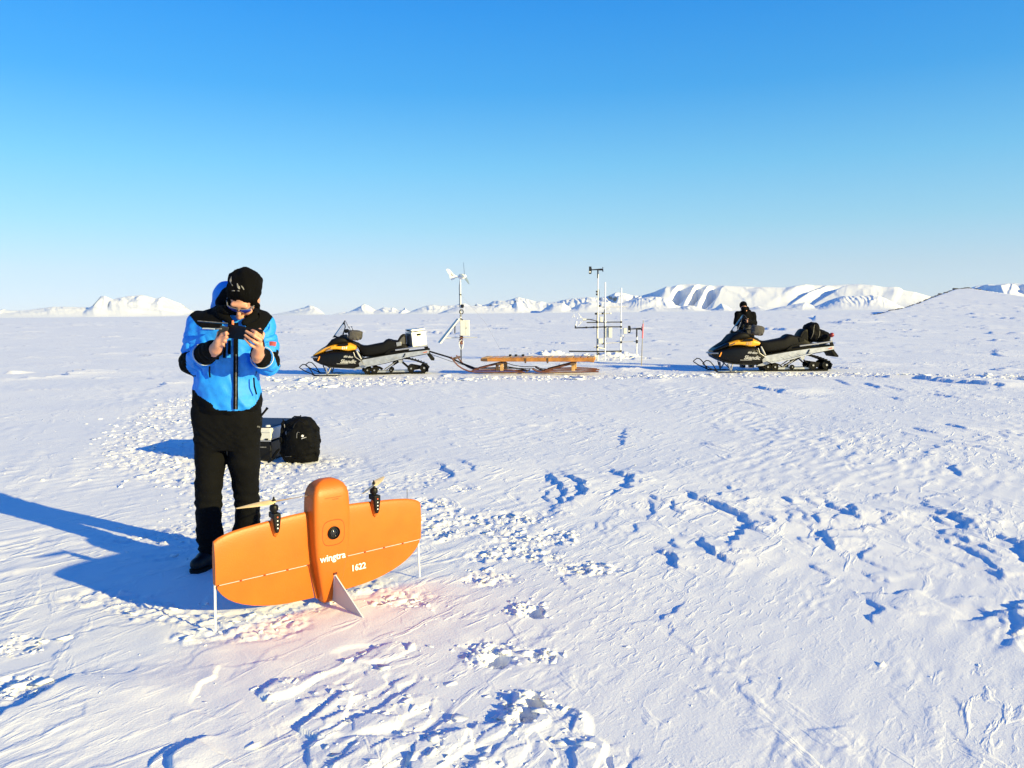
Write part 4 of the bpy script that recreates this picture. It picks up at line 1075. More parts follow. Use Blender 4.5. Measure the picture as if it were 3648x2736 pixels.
    for i, (a, b) in enumerate(lug):
        p, q = lug[(i - 1) % N], lug[(i + 1) % N]; ang = math.atan2(-(q[1] - p[1]), q[0] - p[0])
        if proto is None:
            l_ = MB(); l_.add([(x, y, z) for x in (-.011, .011) for y in (-.26, .26) for z in (-.004, .034)], [(0, 1, 3, 2), (4, 6, 7, 5), (0, 4, 5, 1), (2, 3, 7, 6), (0, 2, 6, 4), (1, 5, 7, 3)]); o = proto = l_.build('lug', RUBBER, tr, 30)
        else:
            o = proto.copy(); col.objects.link(o); o.parent = tr
        o.location = S(a, b); o.rotation_euler = (0, -ang + math.pi, 0)
    wheel = None
    for X, Y, R in ((1060, 888, 46), (1160, 890, 50), (1400, 892, 32), (1690, 872, 54), (1878, 868, 60)):
        for s in (-1, 1):
            r = R * K
            m = MB(); m.lathe([(.001, -.030), (.25 * r, -.030), (.3 * r, -.022), (.78 * r, -.016), (.8 * r, -.026), (r, -.024), (r, .024), (.8 * r, .026), (.78 * r, .016), (.3 * r, .022), (.25 * r, .030), (.001, .030)], axisM(S(X, Y, s * .20), (0, 1, 0)), 20); w = m.build('wheel', RUBBER, t, 40)
            m = MB(); m.lathe([(.001, -.036), (.24 * r, -.036), (.24 * r, .036), (.001, .036)], axisM(S(X, Y, s * .20), (0, 1, 0)), 10); m.build('hub', STEEL, w, 40)
    for s in (-1, 1):
        m = MB(); m.prism([(1130, 880), (1210, 902), (1640, 900), (1680, 885), (1650, 925), (1200, 926), (1130, 910)], s * .115, s * .155, lambda a, b, d: S(a, b, d)); m.build('slide_rail', ALU, t, 30)
        m = MB(); m.tube(SP([(1300, 885), (1480, 768)], s * .14), .013, 7); m.build('suspension_arm', STEEL, t, 60)
        m = MB(); m.tube(SP([(1330, 895), (1500, 782)], s * .10), .008, 6); m.build('suspension_rod', MATTE, t, 60)
        m = MB(); m.tube(SP([(1560, 785), (1645, 860)], s * .14), .017, 7); m.build('rear_arm', MATTE, t, 60)
        m = MB(); m.tube(SP([(1040, 800), (1130, 828), (1230, 862), (1270, 890)], s * .15), .017, 7); m.build('front_arm', MATTE, t, 60)
        m = MB(); m.prism([(1500, 742), (1572, 730), (1560, 785), (1530, 800)], s * .20, s * .23, lambda a, b, d: S(a, b, d)); m.build('pivot_bracket', ALU, t, 30)
        m = MB(); m.prism([(1640, 840), (1720, 822), (1860, 850), (1860, 880), (1700, 900), (1650, 890)], s * .15, s * .175, lambda a, b, d: S(a, b, d)); m.build('rear_axle_plate', MATTE, t, 30)
        m = MB(); m.lathe([(.001, -.10), (.045, -.10), (.045, .10), (.001, .10)], axisM(S(1480, 775, s * .10), (1, 0, .6)), 12); m.build('shock', MATTE, t, 40)
        # skis
        y = s * .455
        m = MB(); rings = []
        for X, Yt, Yb, hw in ((292, 912, 922, .03), (312, 928, 940, .06), (345, 938, 950, .068), (420, 940, 954, .07), (560, 940, 955, .07), (640, 943, 953, .066), (690, 948, 953, .05)):
            rings.append([S(X, Yt, y - hw * .6), S(X, Yt, y + hw * .6), S(X, Yb, y + hw), S(X, Yb, y - hw)])
        m.rings(rings); sk = m.build('ski', MATTE, t, 30)
        m = MB(); m.tube(SP([(318, 936), (278, 915), (200, 880), (135, 838), (118, 826), (132, 808), (168, 780), (205, 786), (225, 800), (268, 850), (292, 892), (322, 936)], y), .0125, 7); m.build('ski_loop', MATTE, sk, 60)
        m = MB(); m.tube([S(478, 838, s * .36), S(505, 930, y)], [.030, .024], 9); m.build('spindle', STEEL, t, 60)
        m = MB(); m.tube([S(545, 845, s * .34), S(515, 915, s * .43)], .018, 8); m.build('ski_shock', STEEL, t, 60)
        m = MB(); m.tube([S(430, 812, s * .2), S(480, 880, s * .43)], .013, 6); m.build('steering_arm', MATTE, t, 60)
    m = MB(); m.tube([S(360, 690, -.29), S(290, 690, -.25), S(264, 690, -.17), S(262, 690, 0), S(264, 690, .17), S(290, 690, .25), S(360, 690, .29)], .018, 8); m.build('front_bumper', STEEL, t, 60)
    # lettering on the near flank
    yy = -(cw(800) + .004)
    side_text('Skandic', .128, 798, 752, yy - .004, DECAL, t, rot=-2, shear=.35, depth=.002, bold=.004, spacing=.98)
    side_text('ski-doo', .075, 805, 682, yy - .006, DECAL, t, rot=-5, shear=.3, depth=.002, bold=.003)
    side_text(number, .092, 752, 557, -(cw(752) + .0145), WHITE_INK if not right else mat('dark_number', (.34, .30, .22), .5), t, rot=2, shear=.25, depth=.002, bold=.0015)
    m = MB(); m.prism([(640, 778), (800, 782), (800, 787), (640, 784)], yy - .0055, yy - .0025, lambda a, b, d: S(a, b, d)); m.build('decal_stripe', DECAL, t, 30)
    if right:
        m = MB(); m.tube(SP([(1905, 545), (1912, 470)], -.33), .008, 6); m.build('light_stalk', STEEL, t, 60)
        m = MB(); m.lathe([(.001, -.055), (.03, -.05), (.05, -.025), (.055, 0), (.05, .025), (.03, .05), (.001, .055)], Matrix.Translation(S(1912, 452, -.33)), 14); m.build('red_marker', REDL, t, 60)
    return t

def rest_h(p, L, w=.5):
    X, Y = np.meshgrid(np.linspace(p.x - L, p.x + L, 30), np.linspace(p.y - w, p.y + w, 12))
    return float(np.percentile(ground_height(X.ravel(), Y.ravel()), 85))
pL = gnd(1300, 1334); pR = gnd(2770, 1319.5)
SMG = 'snowmobiles parked on the track'
smL = make_snowmobile('black and yellow snowmobile numbered S14 carrying an aluminium box, hitched to the wooden sled', (pL.x - .02, pL.y, rest_h(pL, 1.4) + .005), math.radians(5), .985, 'S14', SMG, False)
smR = make_snowmobile('black and yellow snowmobile numbered S15 with a black bag on its rear rack', (pR.x - .46, pR.y - .1, rest_h(pR, 1.4) + .005), math.radians(1), 1.03, 'S15', SMG, True)
bpy.context.view_layer.update()

# aluminium box on the rack of the first machine
MW = smL.matrix_world
b0 = MW @ S(1775, 552)
bx = thing('aluminium_box', 'ribbed aluminium transport box standing on the rear rack of snowmobile S14', 'box', b0, math.radians(5 + 24))
bx.rotation_euler = (0, math.radians(-5), math.radians(29))
W_, D_, H_ = .36, .40, .40
m = MB(); m.box((0, 0, H_ / 2 - .012), (W_, D_, H_ - .04)); m.build('body', ALU, bx, 30, bevel=.008)
m = MB(); m.box((0, 0, H_ + .012), (W_ + .012, D_ + .012, .055)); lid = m.build('lid', ALU, bx, 30, bevel=.012)
for s in (-1, 1):
    for q in (-1, 1):
        m = MB(); m.box((s * W_ / 2, q * D_ / 2, H_ / 2 - .012), (.022, .022, H_ - .05)); m.build('corner_rail', WHITE_P, bx, 30, bevel=.005)
for z in (.115, .225):
    m = MB(); m.box((0, -D_ / 2 - .003, z), (W_ - .03, .008, .010)); m.build('rib', ALU, bx, 30, bevel=.002)
m = MB(); m.box((0, -D_ / 2 - .004, .295), (.115, .006, .055)); m.box((0, -D_ / 2 - .009, .29), (.10, .006, .02)); m.build('label_plate', MATTE, bx, 30)
m = MB(); m.box((-W_ / 2 - .008, -.05, .30), (.02, .04, .05)); m.build('latch', MATTE, bx, 30, bevel=.004)
m = MB(); m.box((-W_ / 2 - .008, .0, H_ + .01), (.03, .16, .03)); m.build('handle', MATTE, bx, 30, bevel=.006)
for o in bx.children:
    pass

# black bag on the rack of the second machine
MW = smR.matrix_world
def bagF():
    F = Field((-.42, -.36, -.06), (.42, .36, .56), .014)
    F.ell((-.10, 0, .25), (.18, .25, .24), Matrix.Rotation(math.radians(-10), 3, 'Y'), .03, p=2.6)
    F.ell((.16, 0, .14), (.20, .24, .15), Matrix.Rotation(math.radians(35), 3, 'Y'), .06, p=2.6)
    F.ell((-.05, 0, .43), (.09, .15, .07), None, .06)
    F.warp(lambda p: .020 * noise3(p * 9, 3) + .008 * noise3(p * 26, 5))
    return F
o0 = MW @ S(1760, 560)
rb = thing('duffel_bag', 'black bag strapped upright on the rear rack of snowmobile S15', 'bag', o0, math.radians(1))
CLOTHB = mat('black_nylon', (.0022, .0024, .0030), .8, spec=.12, bump=.3, bscale=35)
F = bagF(); F.mesh('bag_body', CLOTHB, rb)
for xx in (-.20, -.03):
    pts = []
    for k in range(13):
        z = .02 + .46 * k / 12; y = F.front(xx + .10 * k / 12, z)
        if y is not None: pts.append((xx + .10 * k / 12, y - .004, z))
    if len(pts) > 3:
        m = MB(); m.tube(pts, .011, 6, flat=.4); m.build('strap', GREYPAN, rb, 60)
# ------------------------------------------------------------------ wooden sled
PINE = mat('varnished_pine', (.46, .19, .035), .42, noise=.3, scale=6, coat=.2)
PINE_L = mat('pale_pine', (.52, .31, .12), .55, noise=.2, scale=8)
PINE_D = mat('weathered_dark_wood', (.10, .055, .03), .65, noise=.3, scale=8)
RED_W = mat('red_brown_runner', (.15, .055, .03), .5, noise=.3, scale=5)
ROPE = mat('dark_rope', (.02, .02, .02), .9)
BOXW = mat('light_grey_cabinet', (.62, .62, .60), .5)
POLE = mat('galvanised_pole', (.62, .62, .63), .4, metal=.35, noise=.1, scale=10)
DARKM = mat('dark_clamp_metal', (.012, .014, .018), .55, metal=.3)
PANEL = mat('cell_blue_with_sky_sheen', (.05, .13, .34), .3, spec=.5)  # cell blue, lightened to paint in the sky it reflects
WTURB = mat('white_turbine_paint', (.80, .80, .80), .35)
CABLE = mat('red_brown_cable', (.16, .05, .035), .6)
PINK = mat('faded_red_flagging', (.75, .20, .22), .7)
BAMBOO = mat('weathered_bamboo', (.30, .26, .18), .7)

KS = 20.0 / 2850 / 3.403 * 1.0
pS = gnd(1500 + 1300 / 3.403, 920 + 1400 / 3.403)
def D(X, Y, y=0.0): return Vector(((X - 1300) * KS, y, (1402 - Y) * KS))
sd = thing('wooden_sled', 'long varnished wooden sled on two pairs of red-brown runners behind the left snowmobile', 'sled', (pS.x, pS.y + .1, rest_h(pS, 1.6) + .03), math.radians(-8))
HWs = .42
for s in (-1, 1):
    m = MB(); m.prism([(762, 1230), (770, 1225), (1430, 1223), (2090, 1221), (2102, 1230), (2102, 1264), (2092, 1274), (2040, 1266), (790, 1262), (762, 1255)], s * HWs - .03, s * HWs + .03, lambda a, b, d: D(a, b, d)); bm_ = m.build('side_beam', PINE, sd, 30, bevel=.006)
    m = MB(); m.prism([(758, 1228), (838, 1223), (842, 1263), (760, 1257)], s * (HWs + .031), s * (HWs + .037), lambda a, b, d: D(a, b, d)); m.build('tarred_end', PINE_D, bm_, 30)
    for X in (1295, 1556):
        m = MB(); m.prism([(X - 10, 1221), (X + 10, 1221), (X + 10, 1282), (X - 10, 1282)], s * (HWs + .031), s * (HWs + .040), lambda a, b, d: D(a, b, d)); m.build('strap', PINE_D, bm_, 30)
for k in range(16):
    X = 800 + k * 84
    m = MB(); m.box(D(X, 1222), (.145, 2 * HWs - .02, .020)); m.build('deck_plank', PINE if k % 3 else PINE_L, sd, 30, bevel=.004)
for X in (975, 1845):
    m = MB(); m.box(D(X, 1292), (.11, 2 * HWs + .04, .055)); m.build('bolster', PINE_D, sd, 30, bevel=.006)
for tip, xs in (((385, 1208), [(400, 1222), (425, 1262), (470, 1312), (530, 1352), (600, 1380), (680, 1391), (900, 1392), (1280, 1393)]), ((1368, 1352), [(1385, 1362), (1420, 1380), (1470, 1390), (1700, 1391), (1900, 1390), (2030, 1386), (2150, 1384)])):
    for s in (-1, 1):
        m = MB(); m.tube([D(tip[0], tip[1], s * .33)] + [D(a, b, s * .33) for a, b in xs], .018, 8); m.build('runner', RED_W, sd, 50)
    x0 = xs[-1][0]
for s in (-1, 1):
    m = MB(); m.tube([D(a, b, s * .33) for a, b in ((640, 1372), (760, 1366), (940, 1362), (1120, 1366), (1260, 1386))], [.012, .018, .021, .018, .010], 8); m.build('runner_rib', PINE_D if s > 0 else RED_W, sd, 50)
    m = MB(); m.tube([D(a, b, s * .33) for a, b in ((1480, 1380), (1640, 1368), (1850, 1362), (2000, 1366), (2120, 1372))], [.012, .018, .021, .018, .010], 8); m.build('runner_rib', RED_W, sd, 50)
    for X in (945, 998, 1848):
        w = .085 if X != 945 else .075
        m = MB(); m.box(D(X + 4, 1334, s * .33), (w, .05, .175)); m.build('post', PINE_L if X != 945 else PINE_D, sd, 30, bevel=.005)
    m = MB(); m.tube([D(665, 1362, s * .33), D(935, 1296, s * .36)], .020, 7); m.build('diagonal_brace', PINE_D if s > 0 else RED_W, sd, 60)
    m = MB(); m.tube([D(1520, 1372, s * .33), D(1830, 1294, s * .36)], .020, 7); m.build('diagonal_brace', PINE_D if s > 0 else RED_W, sd, 60)
    m = MB(); m.tube([D(a, b, s * .33) for a, b in ((1020, 1306), (1100, 1330), (1200, 1346), (1300, 1347), (1380, 1344), (1430, 1368), (1500, 1376))], .009, 6); m.build('rope', ROPE, sd, 60)
m = MB(); m.tube([D(1300, 1384, -.33), D(1300, 1384, .33)], .018, 7); m.build('cross_bar', PINE_D, sd, 60)
m = MB(); m.tube([D(425, 1228, -.33), D(425, 1228, .33)], .030, 7); m.build('front_bar', PINE_D, sd, 60)
m = MB()
hitch = smL.matrix_world @ S(1958, 632)
inv = (Matrix.Translation(sd.location) @ Matrix.Rotation(math.radians(-8), 4, 'Z')).inverted()
hL = inv @ hitch
m.tube([hL, D(330, 1222, 0), D(480, 1290, -.05), D(655, 1352, -.1), D(700, 1366, -.33)], .020, 8); m.build('tow_bar', MATTE, sd, 60)
m = MB(); m.tube([D(655, 1352, -.1), D(700, 1366, .33)], .018, 8); m.build('tow_yoke', MATTE, sd, 60)
m = MB(); m.tube([hL + Vector((0, 0, -.06)), D(330, 1268, .05), D(600, 1350, .1)], .006, 5); m.build('safety_line', ROPE, sd, 60)
m = MB(); m.box(D(1172, 1204, -.1), (.34, .05, .02)); m.build('clamp_rail', STEEL, sd, 30)
for X in (1090, 1160, 1245):
    m = MB(); m.box(D(X, 1198, -.1), (.06, .07, .05)); m.build('clamp', DARKM, sd, 30, bevel=.005)

# ------------------------------------------------------------------ mast with the wind turbine
pT = gnd(1500 + 487 / 3.403, 920 + 1275 / 3.403)
KT = pT.y / 2850 / 3.403
def T(X, Y, y=0.0): return Vector(((X - 487) * KT, y, (1275 - Y) * KT))
tm = thing('turbine_mast', 'slim pole carrying a small white wind turbine, a solar panel and a grey cabinet', 'mast', (pT.x, pT.y, gh(pT.x, pT.y)))
m = MB(); m.tube([T(487, 1300), T(487, 940)], .018, 10); m.build('lower_pole', DARKM, tm, 60)
m = MB(); m.tube([T(487, 940), T(489, 600), T(490, 262)], .0225, 10); m.build('pole', POLE, tm, 60)
m = MB(); m.tube([T(476, 600, .01), T(476, 350, .01), T(484, 280, .01)], .007, 6); m.build('pole_cable', DARKM, tm, 60)
ax = Vector((.93, -.30, .06)).normalized()
c0 = T(505, 230)
m = MB(); m.lathe([(.001, -.125), (.03, -.115), (.062, -.06), (.082, .0), (.085, .05), (.07, .085), (.06, .09), (.06, .10), (.05, .125), (.03, .145), (.001, .155)], axisM(c0, ax), 18); m.tube([c0 + Vector((-.02, 0, -.03)), T(491, 258)], [.05, .03], 10); nac = m.build('nacelle', WTURB, tm, 60)
perp = ax.orthogonal().normalized(); perp2 = ax.cross(perp)
hubp = c0 + ax * .10
for k, dirv in enumerate(((-.30, .10, 1.0), (.35, -.95, .12), (-.05, .9, -.55))):
    dv = Vector(dirv); dv = (dv - ax * dv.dot(ax)).normalized(); sv = ax.cross(dv)
    rings = []
    for t_, w in ((0, .028), (.06, .040), (.14, .046), (.25, .036), (.38, .024), (.44, .010)):
        p = hubp + dv * t_ * .95; e = (sv * .9 + ax * .45).normalized(); n_ = dv.cross(e)
        rings.append([p + e * w * math.cos(q * math.pi / 4) + n_ * .007 * math.sin(q * math.pi / 4) for q in range(8)])
    m = MB(); m.rings(rings); m.build('blade', mat('blue_grey_blade', (.16, .22, .32), .4) if k == 0 else bpy.data.materials['blue_grey_blade'], nac, 60)
tail = [(335, 134), (322, 145), (338, 178), (358, 208), (366, 248), (384, 272), (402, 270), (432, 250), (462, 236), (462, 224), (430, 214), (400, 186), (372, 150), (352, 137)]
m = MB(); m.prism(tail, -.008, .008, lambda a, b, d: T(a, b, d)); tl = m.build('tail_vane', WTURB, tm, 30, bevel=.003)
m = MB(); m.prism([(378, 178), (392, 206), (410, 222), (388, 214)], -.0105, -.008, lambda a, b, d: T(a, b, d)); m.build('vane_mark', DARKM, tl, 30)
for Y, r in ((446, .036), (735, .032), (700, .030), (940, .045)):
    m = MB(); m.lathe([(.0005, -.015), (r, -.015), (r, .015), (.0005, .015)], Matrix.Translation(T(489, Y)), 10); m.build('clamp', DARKM, tm, 40)
m = MB(); m.lathe([(.001, -.05), (.035, -.045), (.045, .0), (.04, .05), (.001, .06)], axisM(T(513, 585, -.03), (.2, -.3, 1)), 10); m.build('sensor_head', DARKM, tm, 60)
m = MB(); m.tube([T(499 + 22 * math.cos(a), 652 + 26 * math.sin(a), -.04) for a in np.linspace(0, 2 * math.pi, 18)[:-1]], .014, 7, closed=True); m.build('cable_coil', DARKM, tm, 60)
# solar panel: a thin slab hung from the pole, tilted
m = MB(); m.prism([(446, 732), (478, 738), (250, 1024), (214, 1014)], -.26, .26, lambda a, b, d: T(a, b, d) + Vector((0, 0, 0))); sp = m.build('solar_panel', PANEL, tm, 30)
m = MB(); m.prism([(474, 730), (486, 738), (252, 1030), (240, 1024)], -.275, .275, lambda a, b, d: T(a, b, d)); m.build('panel_frame', WTURB, sp, 30)
m = MB(); m.tube([T(290, 966), T(690, 962)], .014, 8); m.build('spar', POLE, tm, 60)
m = MB(); m.tube([T(418, 815, -.02), T(416, 912, -.02)], .016, 8); m.build('hanging_sensor', DARKM, tm, 60)
m = MB(); m.box(T(540, 845, -.10), ((595 - 484) * KT, .20, (938 - 752) * KT)); cabt = m.build('cabinet', BOXW, tm, 30, bevel=.008)
m = MB(); m.box(T(517, 845, -.2035), ((546 - 489) * KT, .006, (930 - 760) * KT)); cd = m.build('door', BOXW, cabt, 30, bevel=.004)
m = MB(); m.box(T(570, 845, -.2035), ((592 - 549) * KT, .006, (930 - 760) * KT)); m.build('side_door', BOXW, cabt, 30, bevel=.004)
m = MB(); m.box(T(560, 846, -.212), (.012, .014, .03)); m.build('lock', DARKM, cabt, 30)
m = MB(); m.lathe([(.001, 0), (.03, 0), (.03, .03), (.001, .035)], Matrix.Translation(T(508, 752, -.08)), 10); m.build('vent_cap', DARKM, cabt, 40)
m = MB(); m.tube([T(490 + 24 * math.sin(k * 1.9), 945 + k * 6.5, -.05 + .04 * math.cos(k * 2.3)) for k in range(16)], .015, 6); m.tube([T(496 + 20 * math.sin(k * 2.3 + 1), 948 + k * 6, -.07 + .04 * math.cos(k * 1.7)) for k in range(16)], .013, 6); m.build('cable_bundle', CABLE, tm, 60)['kind'] = 'stuff'
m = MB(); m.tube([T(500, 985, -.09), T(475, 1010, -.09), T(465, 1045, -.08), T(480, 1090, -.06)], .012, 6); m.build('white_cable', WTURB, tm, 60)
m = MB(); m.tube([T(520, 1000, -.08), T(515, 1060, -.06), T(500, 1100, -.05), T(478, 1100, -.04)], .012, 6); m.build('white_cable', WTURB, tm, 60)
m = MB(); m.tube([T(490, 446), T(760, 780, 1.4), T(960, 1180, 2.6)], .003, 4); m.build('guy_wire', STEEL, tm, 60)

# ------------------------------------------------------------------ instrument mast
pI = gnd(2000 + 645 / 4.147, 920 + 1518 / 4.147)
KI = pI.y / 2850 / 4.147
def I(X, Y, y=0.0): return Vector(((X - 645) * KI, y, (1518 - Y) * KI))
im = thing('weather_mast', 'three-pole frame hung with weather instruments, sensor arms and small white boxes', 'weather station', (pI.x, pI.y, gh(pI.x, pI.y) * .3))
for X0, X1, Y0, Y1, y, r in ((526, 534, 1530, 250, -.12, .022), (645, 645, 1545, 364, .0, .022), (880, 890, 1530, 446, .12, .022)):
    m = MB(); m.tube([I(X0, Y0, y), I(X1, Y1, y)], r, 10); m.build('pole', WTURB, im, 60)
m = MB(); m.tube([I(520, 1518, -.14), I(518, 1100, -.14), I(520, 800, -.14)], .012, 6); m.build('pole_cable', DARKM, im, 60)
m = MB(); m.tube([I(632, 1340, -.02), I(628, 1050, -.02), I(634, 760, -.02)], .011, 6); m.build('pole_cable', DARKM, im, 60)
m = MB(); m.tube([I(545, 460, -.12), I(554, 520, -.12), I(548, 580, -.12), I(546, 628, -.12)], .007, 6); m.build('pole_cable', DARKM, im, 60)

def wind_monitor(X, Y, y, span, parent):
    """vane, body and propeller of a wind monitor; X, Y: top of its post"""
    w = bpy.data.objects.new('wind_monitor', None); col.objects.link(w); w.parent = parent; w.location = I(X, Y, y)
    k = KI
    m = MB(); m.tube([(0, 0, -.24), (0, 0, 0)], .022, 10); m.build('post', DARKM, w, 60)
    m = MB(); m.tube([(-.24 * span, 0, .012), (-.05, 0, .02), (.10, 0, .02), (.15 * span, 0, .022)], [.014, .02, .032, .018], 10); m.build('body', DARKM, w, 60)
    m = MB(); m.prism([(-.27, -.11), (-.20, -.11), (-.185, -.03), (-.185, .05), (-.20, .115), (-.27, .115)], -.006, .006, lambda a, b, d: Vector((a * span, d, b))); v = m.build('vane', DARKM, w, 30)
    m = MB(); m.prism([(-.262, -.065), (-.215, -.065), (-.215, -.03), (-.262, -.03)], -.0085, -.006, lambda a, b, d: Vector((a * span, d, b))); m.build('white_mark', WTURB, v, 30)
    for q in range(4):
        a = .6 + q * math.pi / 2
        m = MB(); rings = []
        for t_ in (.01, .05, .085):
            p = Vector((.15 * span, math.sin(a) * t_, .022 + math.cos(a) * t_)); e = Vector((.5, math.cos(a) * .8, -math.sin(a) * .8)).normalized(); n_ = Vector((.8, -.4 * math.cos(a), .4 * math.sin(a)))
            rings.append([p + e * .022 * math.cos(z * math.pi / 3) + n_ * .005 * math.sin(z * math.pi / 3) for z in range(6)])
        m.rings(rings); m.build('blade', DARKM, w, 60)
    return w
wind_monitor(532, 190, -.12, 1.0, im)
wind_monitor(1116, 1058, .05, 1.0, im)
m = MB(); m.tube([I(1118, 1160, .05), I(1116, 1418, .05)], .020, 9); m.build('hanging_post', WTURB, im, 60)
for pts, r, mm, nm in ((((590, 726, .02), (970, 722, .14)), .014, POLE, 'cross_bar'), (((490, 822, -.14), (620, 824, -.02), (740, 818, .02)), .013, STEEL, 'cross_bar'), (((365, 948, -.2), (640, 946, .0), (900, 948, .12)), .016, DARKM, 'cross_bar'),
                       (((190, 1026, -.2), (350, 1020, -.2), (640, 1016, .0), (900, 1018, .12)), .018, DARKM, 'cross_bar'), (((600, 1262, .0), (880, 1246, .1), (1150, 1232, .06)), .014, POLE, 'cross_bar'), (((478, 1306, -.14), (650, 1340, .0)), .018, STEEL, 'cross_bar'),
                       (((108, 1368, -.1), (360, 1374, -.1), (640, 1378, .0), (890, 1378, .12)), .020, DARKM, 'cross_bar'), (((360, 900, -.2), (430, 905, -.18), (520, 930, -.12)), .013, DARKM, 'sensor_cable'), (((700, 745, .0), (640, 780, .0), (600, 830, .0)), .012, POLE, 'brace'),
                       (((670, 1205, .0), (640, 1238, .0)), .006, DARKM, 'sensor_cable'), (((935, 1150, .1), (910, 1200, .1), (890, 1240, .1)), .006, DARKM, 'sensor_cable')):
    m = MB(); m.tube([I(*p) for p in pts], r, 8); m.build(nm, mm, im, 60)
for X, Y, w, h, y, mm, nm in ((566, 1220, 66, 76, -.16, BOXW, 'junction_box'), (586, 905, 44, 78, -.04, BOXW, 'junction_box'), (664, 1100, 44, 140, .02, BOXW, 'shield_box'), (718, 1100, 52, 150, -.02, BOXW, 'shield_box'), (945, 1078, 52, 84, .1, BOXW, 'junction_box')):
    m = MB(); m.box(I(X, Y, y), (w * KI, .12, h * KI)); b_ = m.build(nm, mm, im, 30, bevel=.008)
    m = MB(); m.box(I(X - w * .42, Y, y - .063), (w * KI * .08, .006, h * KI * .96)); m.build('edge_strip', STEEL, b_, 30)
for X, Y, y, r in ((646, 940, -.03, .035), (645, 984, -.03, .026), (910, 1148, .08, .032), (726, 818, .02, .030), (684, 814, .02, .022), (226, 886, -.2, .02)):
    m = MB(); m.lathe([(.001, -r), (r * .7, -r * .7), (r, 0), (r * .7, r * .7), (.001, r)], Matrix.Translation(I(X, Y, y)), 10); m.build('radiation_dome', WTURB, im, 60)
for X, Y, y in ((516, 500, -.13), (516, 540, -.13), (500, 822, -.14), (606, 818, -.02), (888, 948, .12), (886, 1018, .12), (520, 945, -.14), (520, 1020, -.14), (640, 1018, 0), (360, 1020, -.2), (466, 1018, -.18), (606, 1262, 0), (888, 1246, .1), (1116, 1226, .05), (1116, 1250, .05), (525, 1310, -.13), (530, 1375, -.13), (545, 1410, -.13), (885, 1378, .12), (560, 708, -.1)):
    m = MB(); m.box(I(X, Y, y - .01), (.055, .06, .055)); m.build('clamp', DARKM, im, 30, bevel=.006)
# three-armed ultrasonic wind sensor on the long arm
us = bpy.data.objects.new('ultrasonic_sensor', None); col.objects.link(us); us.parent = im
m = MB(); m.tube([I(200, 1020, -.2), I(200, 990, -.2)], .02, 8); m.build('base', DARKM, us, 60)
m = MB(); m.tube([I(203, 990, -.2), I(214, 930, -.2)], .028, 8); m.build('stem', WTURB, us, 60)
m = MB(); m.tube([I(305, 905, -.2), I(360, 905, -.2)], .040, 8); m.build('housing', BOXW, us, 60)
for pts in (((310, 895), (270, 855), (245, 815)), ((275, 858), (268, 875)), ((300, 930), (268, 965), (240, 995)), ((268, 965), (268, 925)), ((178, 820), (178, 858)), ((160, 850), (150, 872)), ((178, 855), (192, 870))):
    m = MB(); m.tube([I(a, b, -.2) for a, b in pts], .010, 6); m.build('transducer_arm', WTURB, us, 60)

# ------------------------------------------------------------------ marker stake
pK = gnd(2000 + 1183 / 4.147, 920 + 1585 / 4.147); KK = pK.y / 2850 / 4.147
sk = thing('marker_stake', 'thin bamboo marker stake wrapped in faded red tape right of the weather station', 'stake', (pK.x, pK.y, gh(pK.x, pK.y)))
q = lambda X, Y: Vector(((X - 1183) * KK, 0, (1585 - Y) * KK))
m = MB(); m.tube([q(1182, 1600), q(1192, 1250), q(1206, 920)], [.013, .011, .008], 7); m.build('bamboo', BAMBOO, sk, 60)
m = MB(); m.tube([q(1195, 1186), q(1198, 1100), q(1203, 970)], [.019, .021, .018], 9); m.build('tape', PINK, sk, 60)
# ------------------------------------------------------------------ the man in the blue jacket
def V3(v): return np.array(v, float)
def A(px, py, Y): return np.array(at(px, py, Y))
BLUE = mat('blue_softshell', (.010, .25, .86), .62, noise=.08, scale=40, bump=.18, bscale=160)
BLACKC = mat('black_softshell', (.0020, .0022, .0030), .9, spec=.12, bump=.3, bscale=120)
TROUS = mat('black_trouser_cloth', (.0026, .0028, .0034), .9, spec=.14, noise=.25, scale=9, bump=.35, bscale=90)
KNIT = mat('black_knit', (.0022, .0022, .0026), .95, spec=.1, bump=.6, bscale=220)
SKIN = mat('skin', (.52, .27, .18), .5, noise=.10, scale=22, color2=(.56, .25, .175))
LEATHER = mat('black_boot_leather', (.004, .004, .005), .5, spec=.3, bump=.2, bscale=60)
LENSM = mat('blue_mirror_lens', (.02, .03, .30), .12, spec=.9, coat=.5)
FRAME_M = mat('clear_grey_frame', (.16, .16, .18), .3)
FROST_GLINT = mat('frost_and_glint_grey', (.17, .17, .18), .9, noise=.5, scale=60)  # frost on the hat, zips and labels, and the flap's painted bright edge
ORB = mat('orange_toggle', (.75, .16, .06), .45)
PALEPIPE = mat('pale_piping', (.45, .52, .60), .5)

PY = 4.70
foot = gnd(806, 2033); pbase = V3((at(806, 1600, PY).x, PY, 0)); pbase[2] = gh(pbase[0], PY)
GZ = pbase[2]
person = thing('person', 'person in a blue and black jacket, black hat and blue sunglasses bending over a tablet', 'person', tuple(pbase))

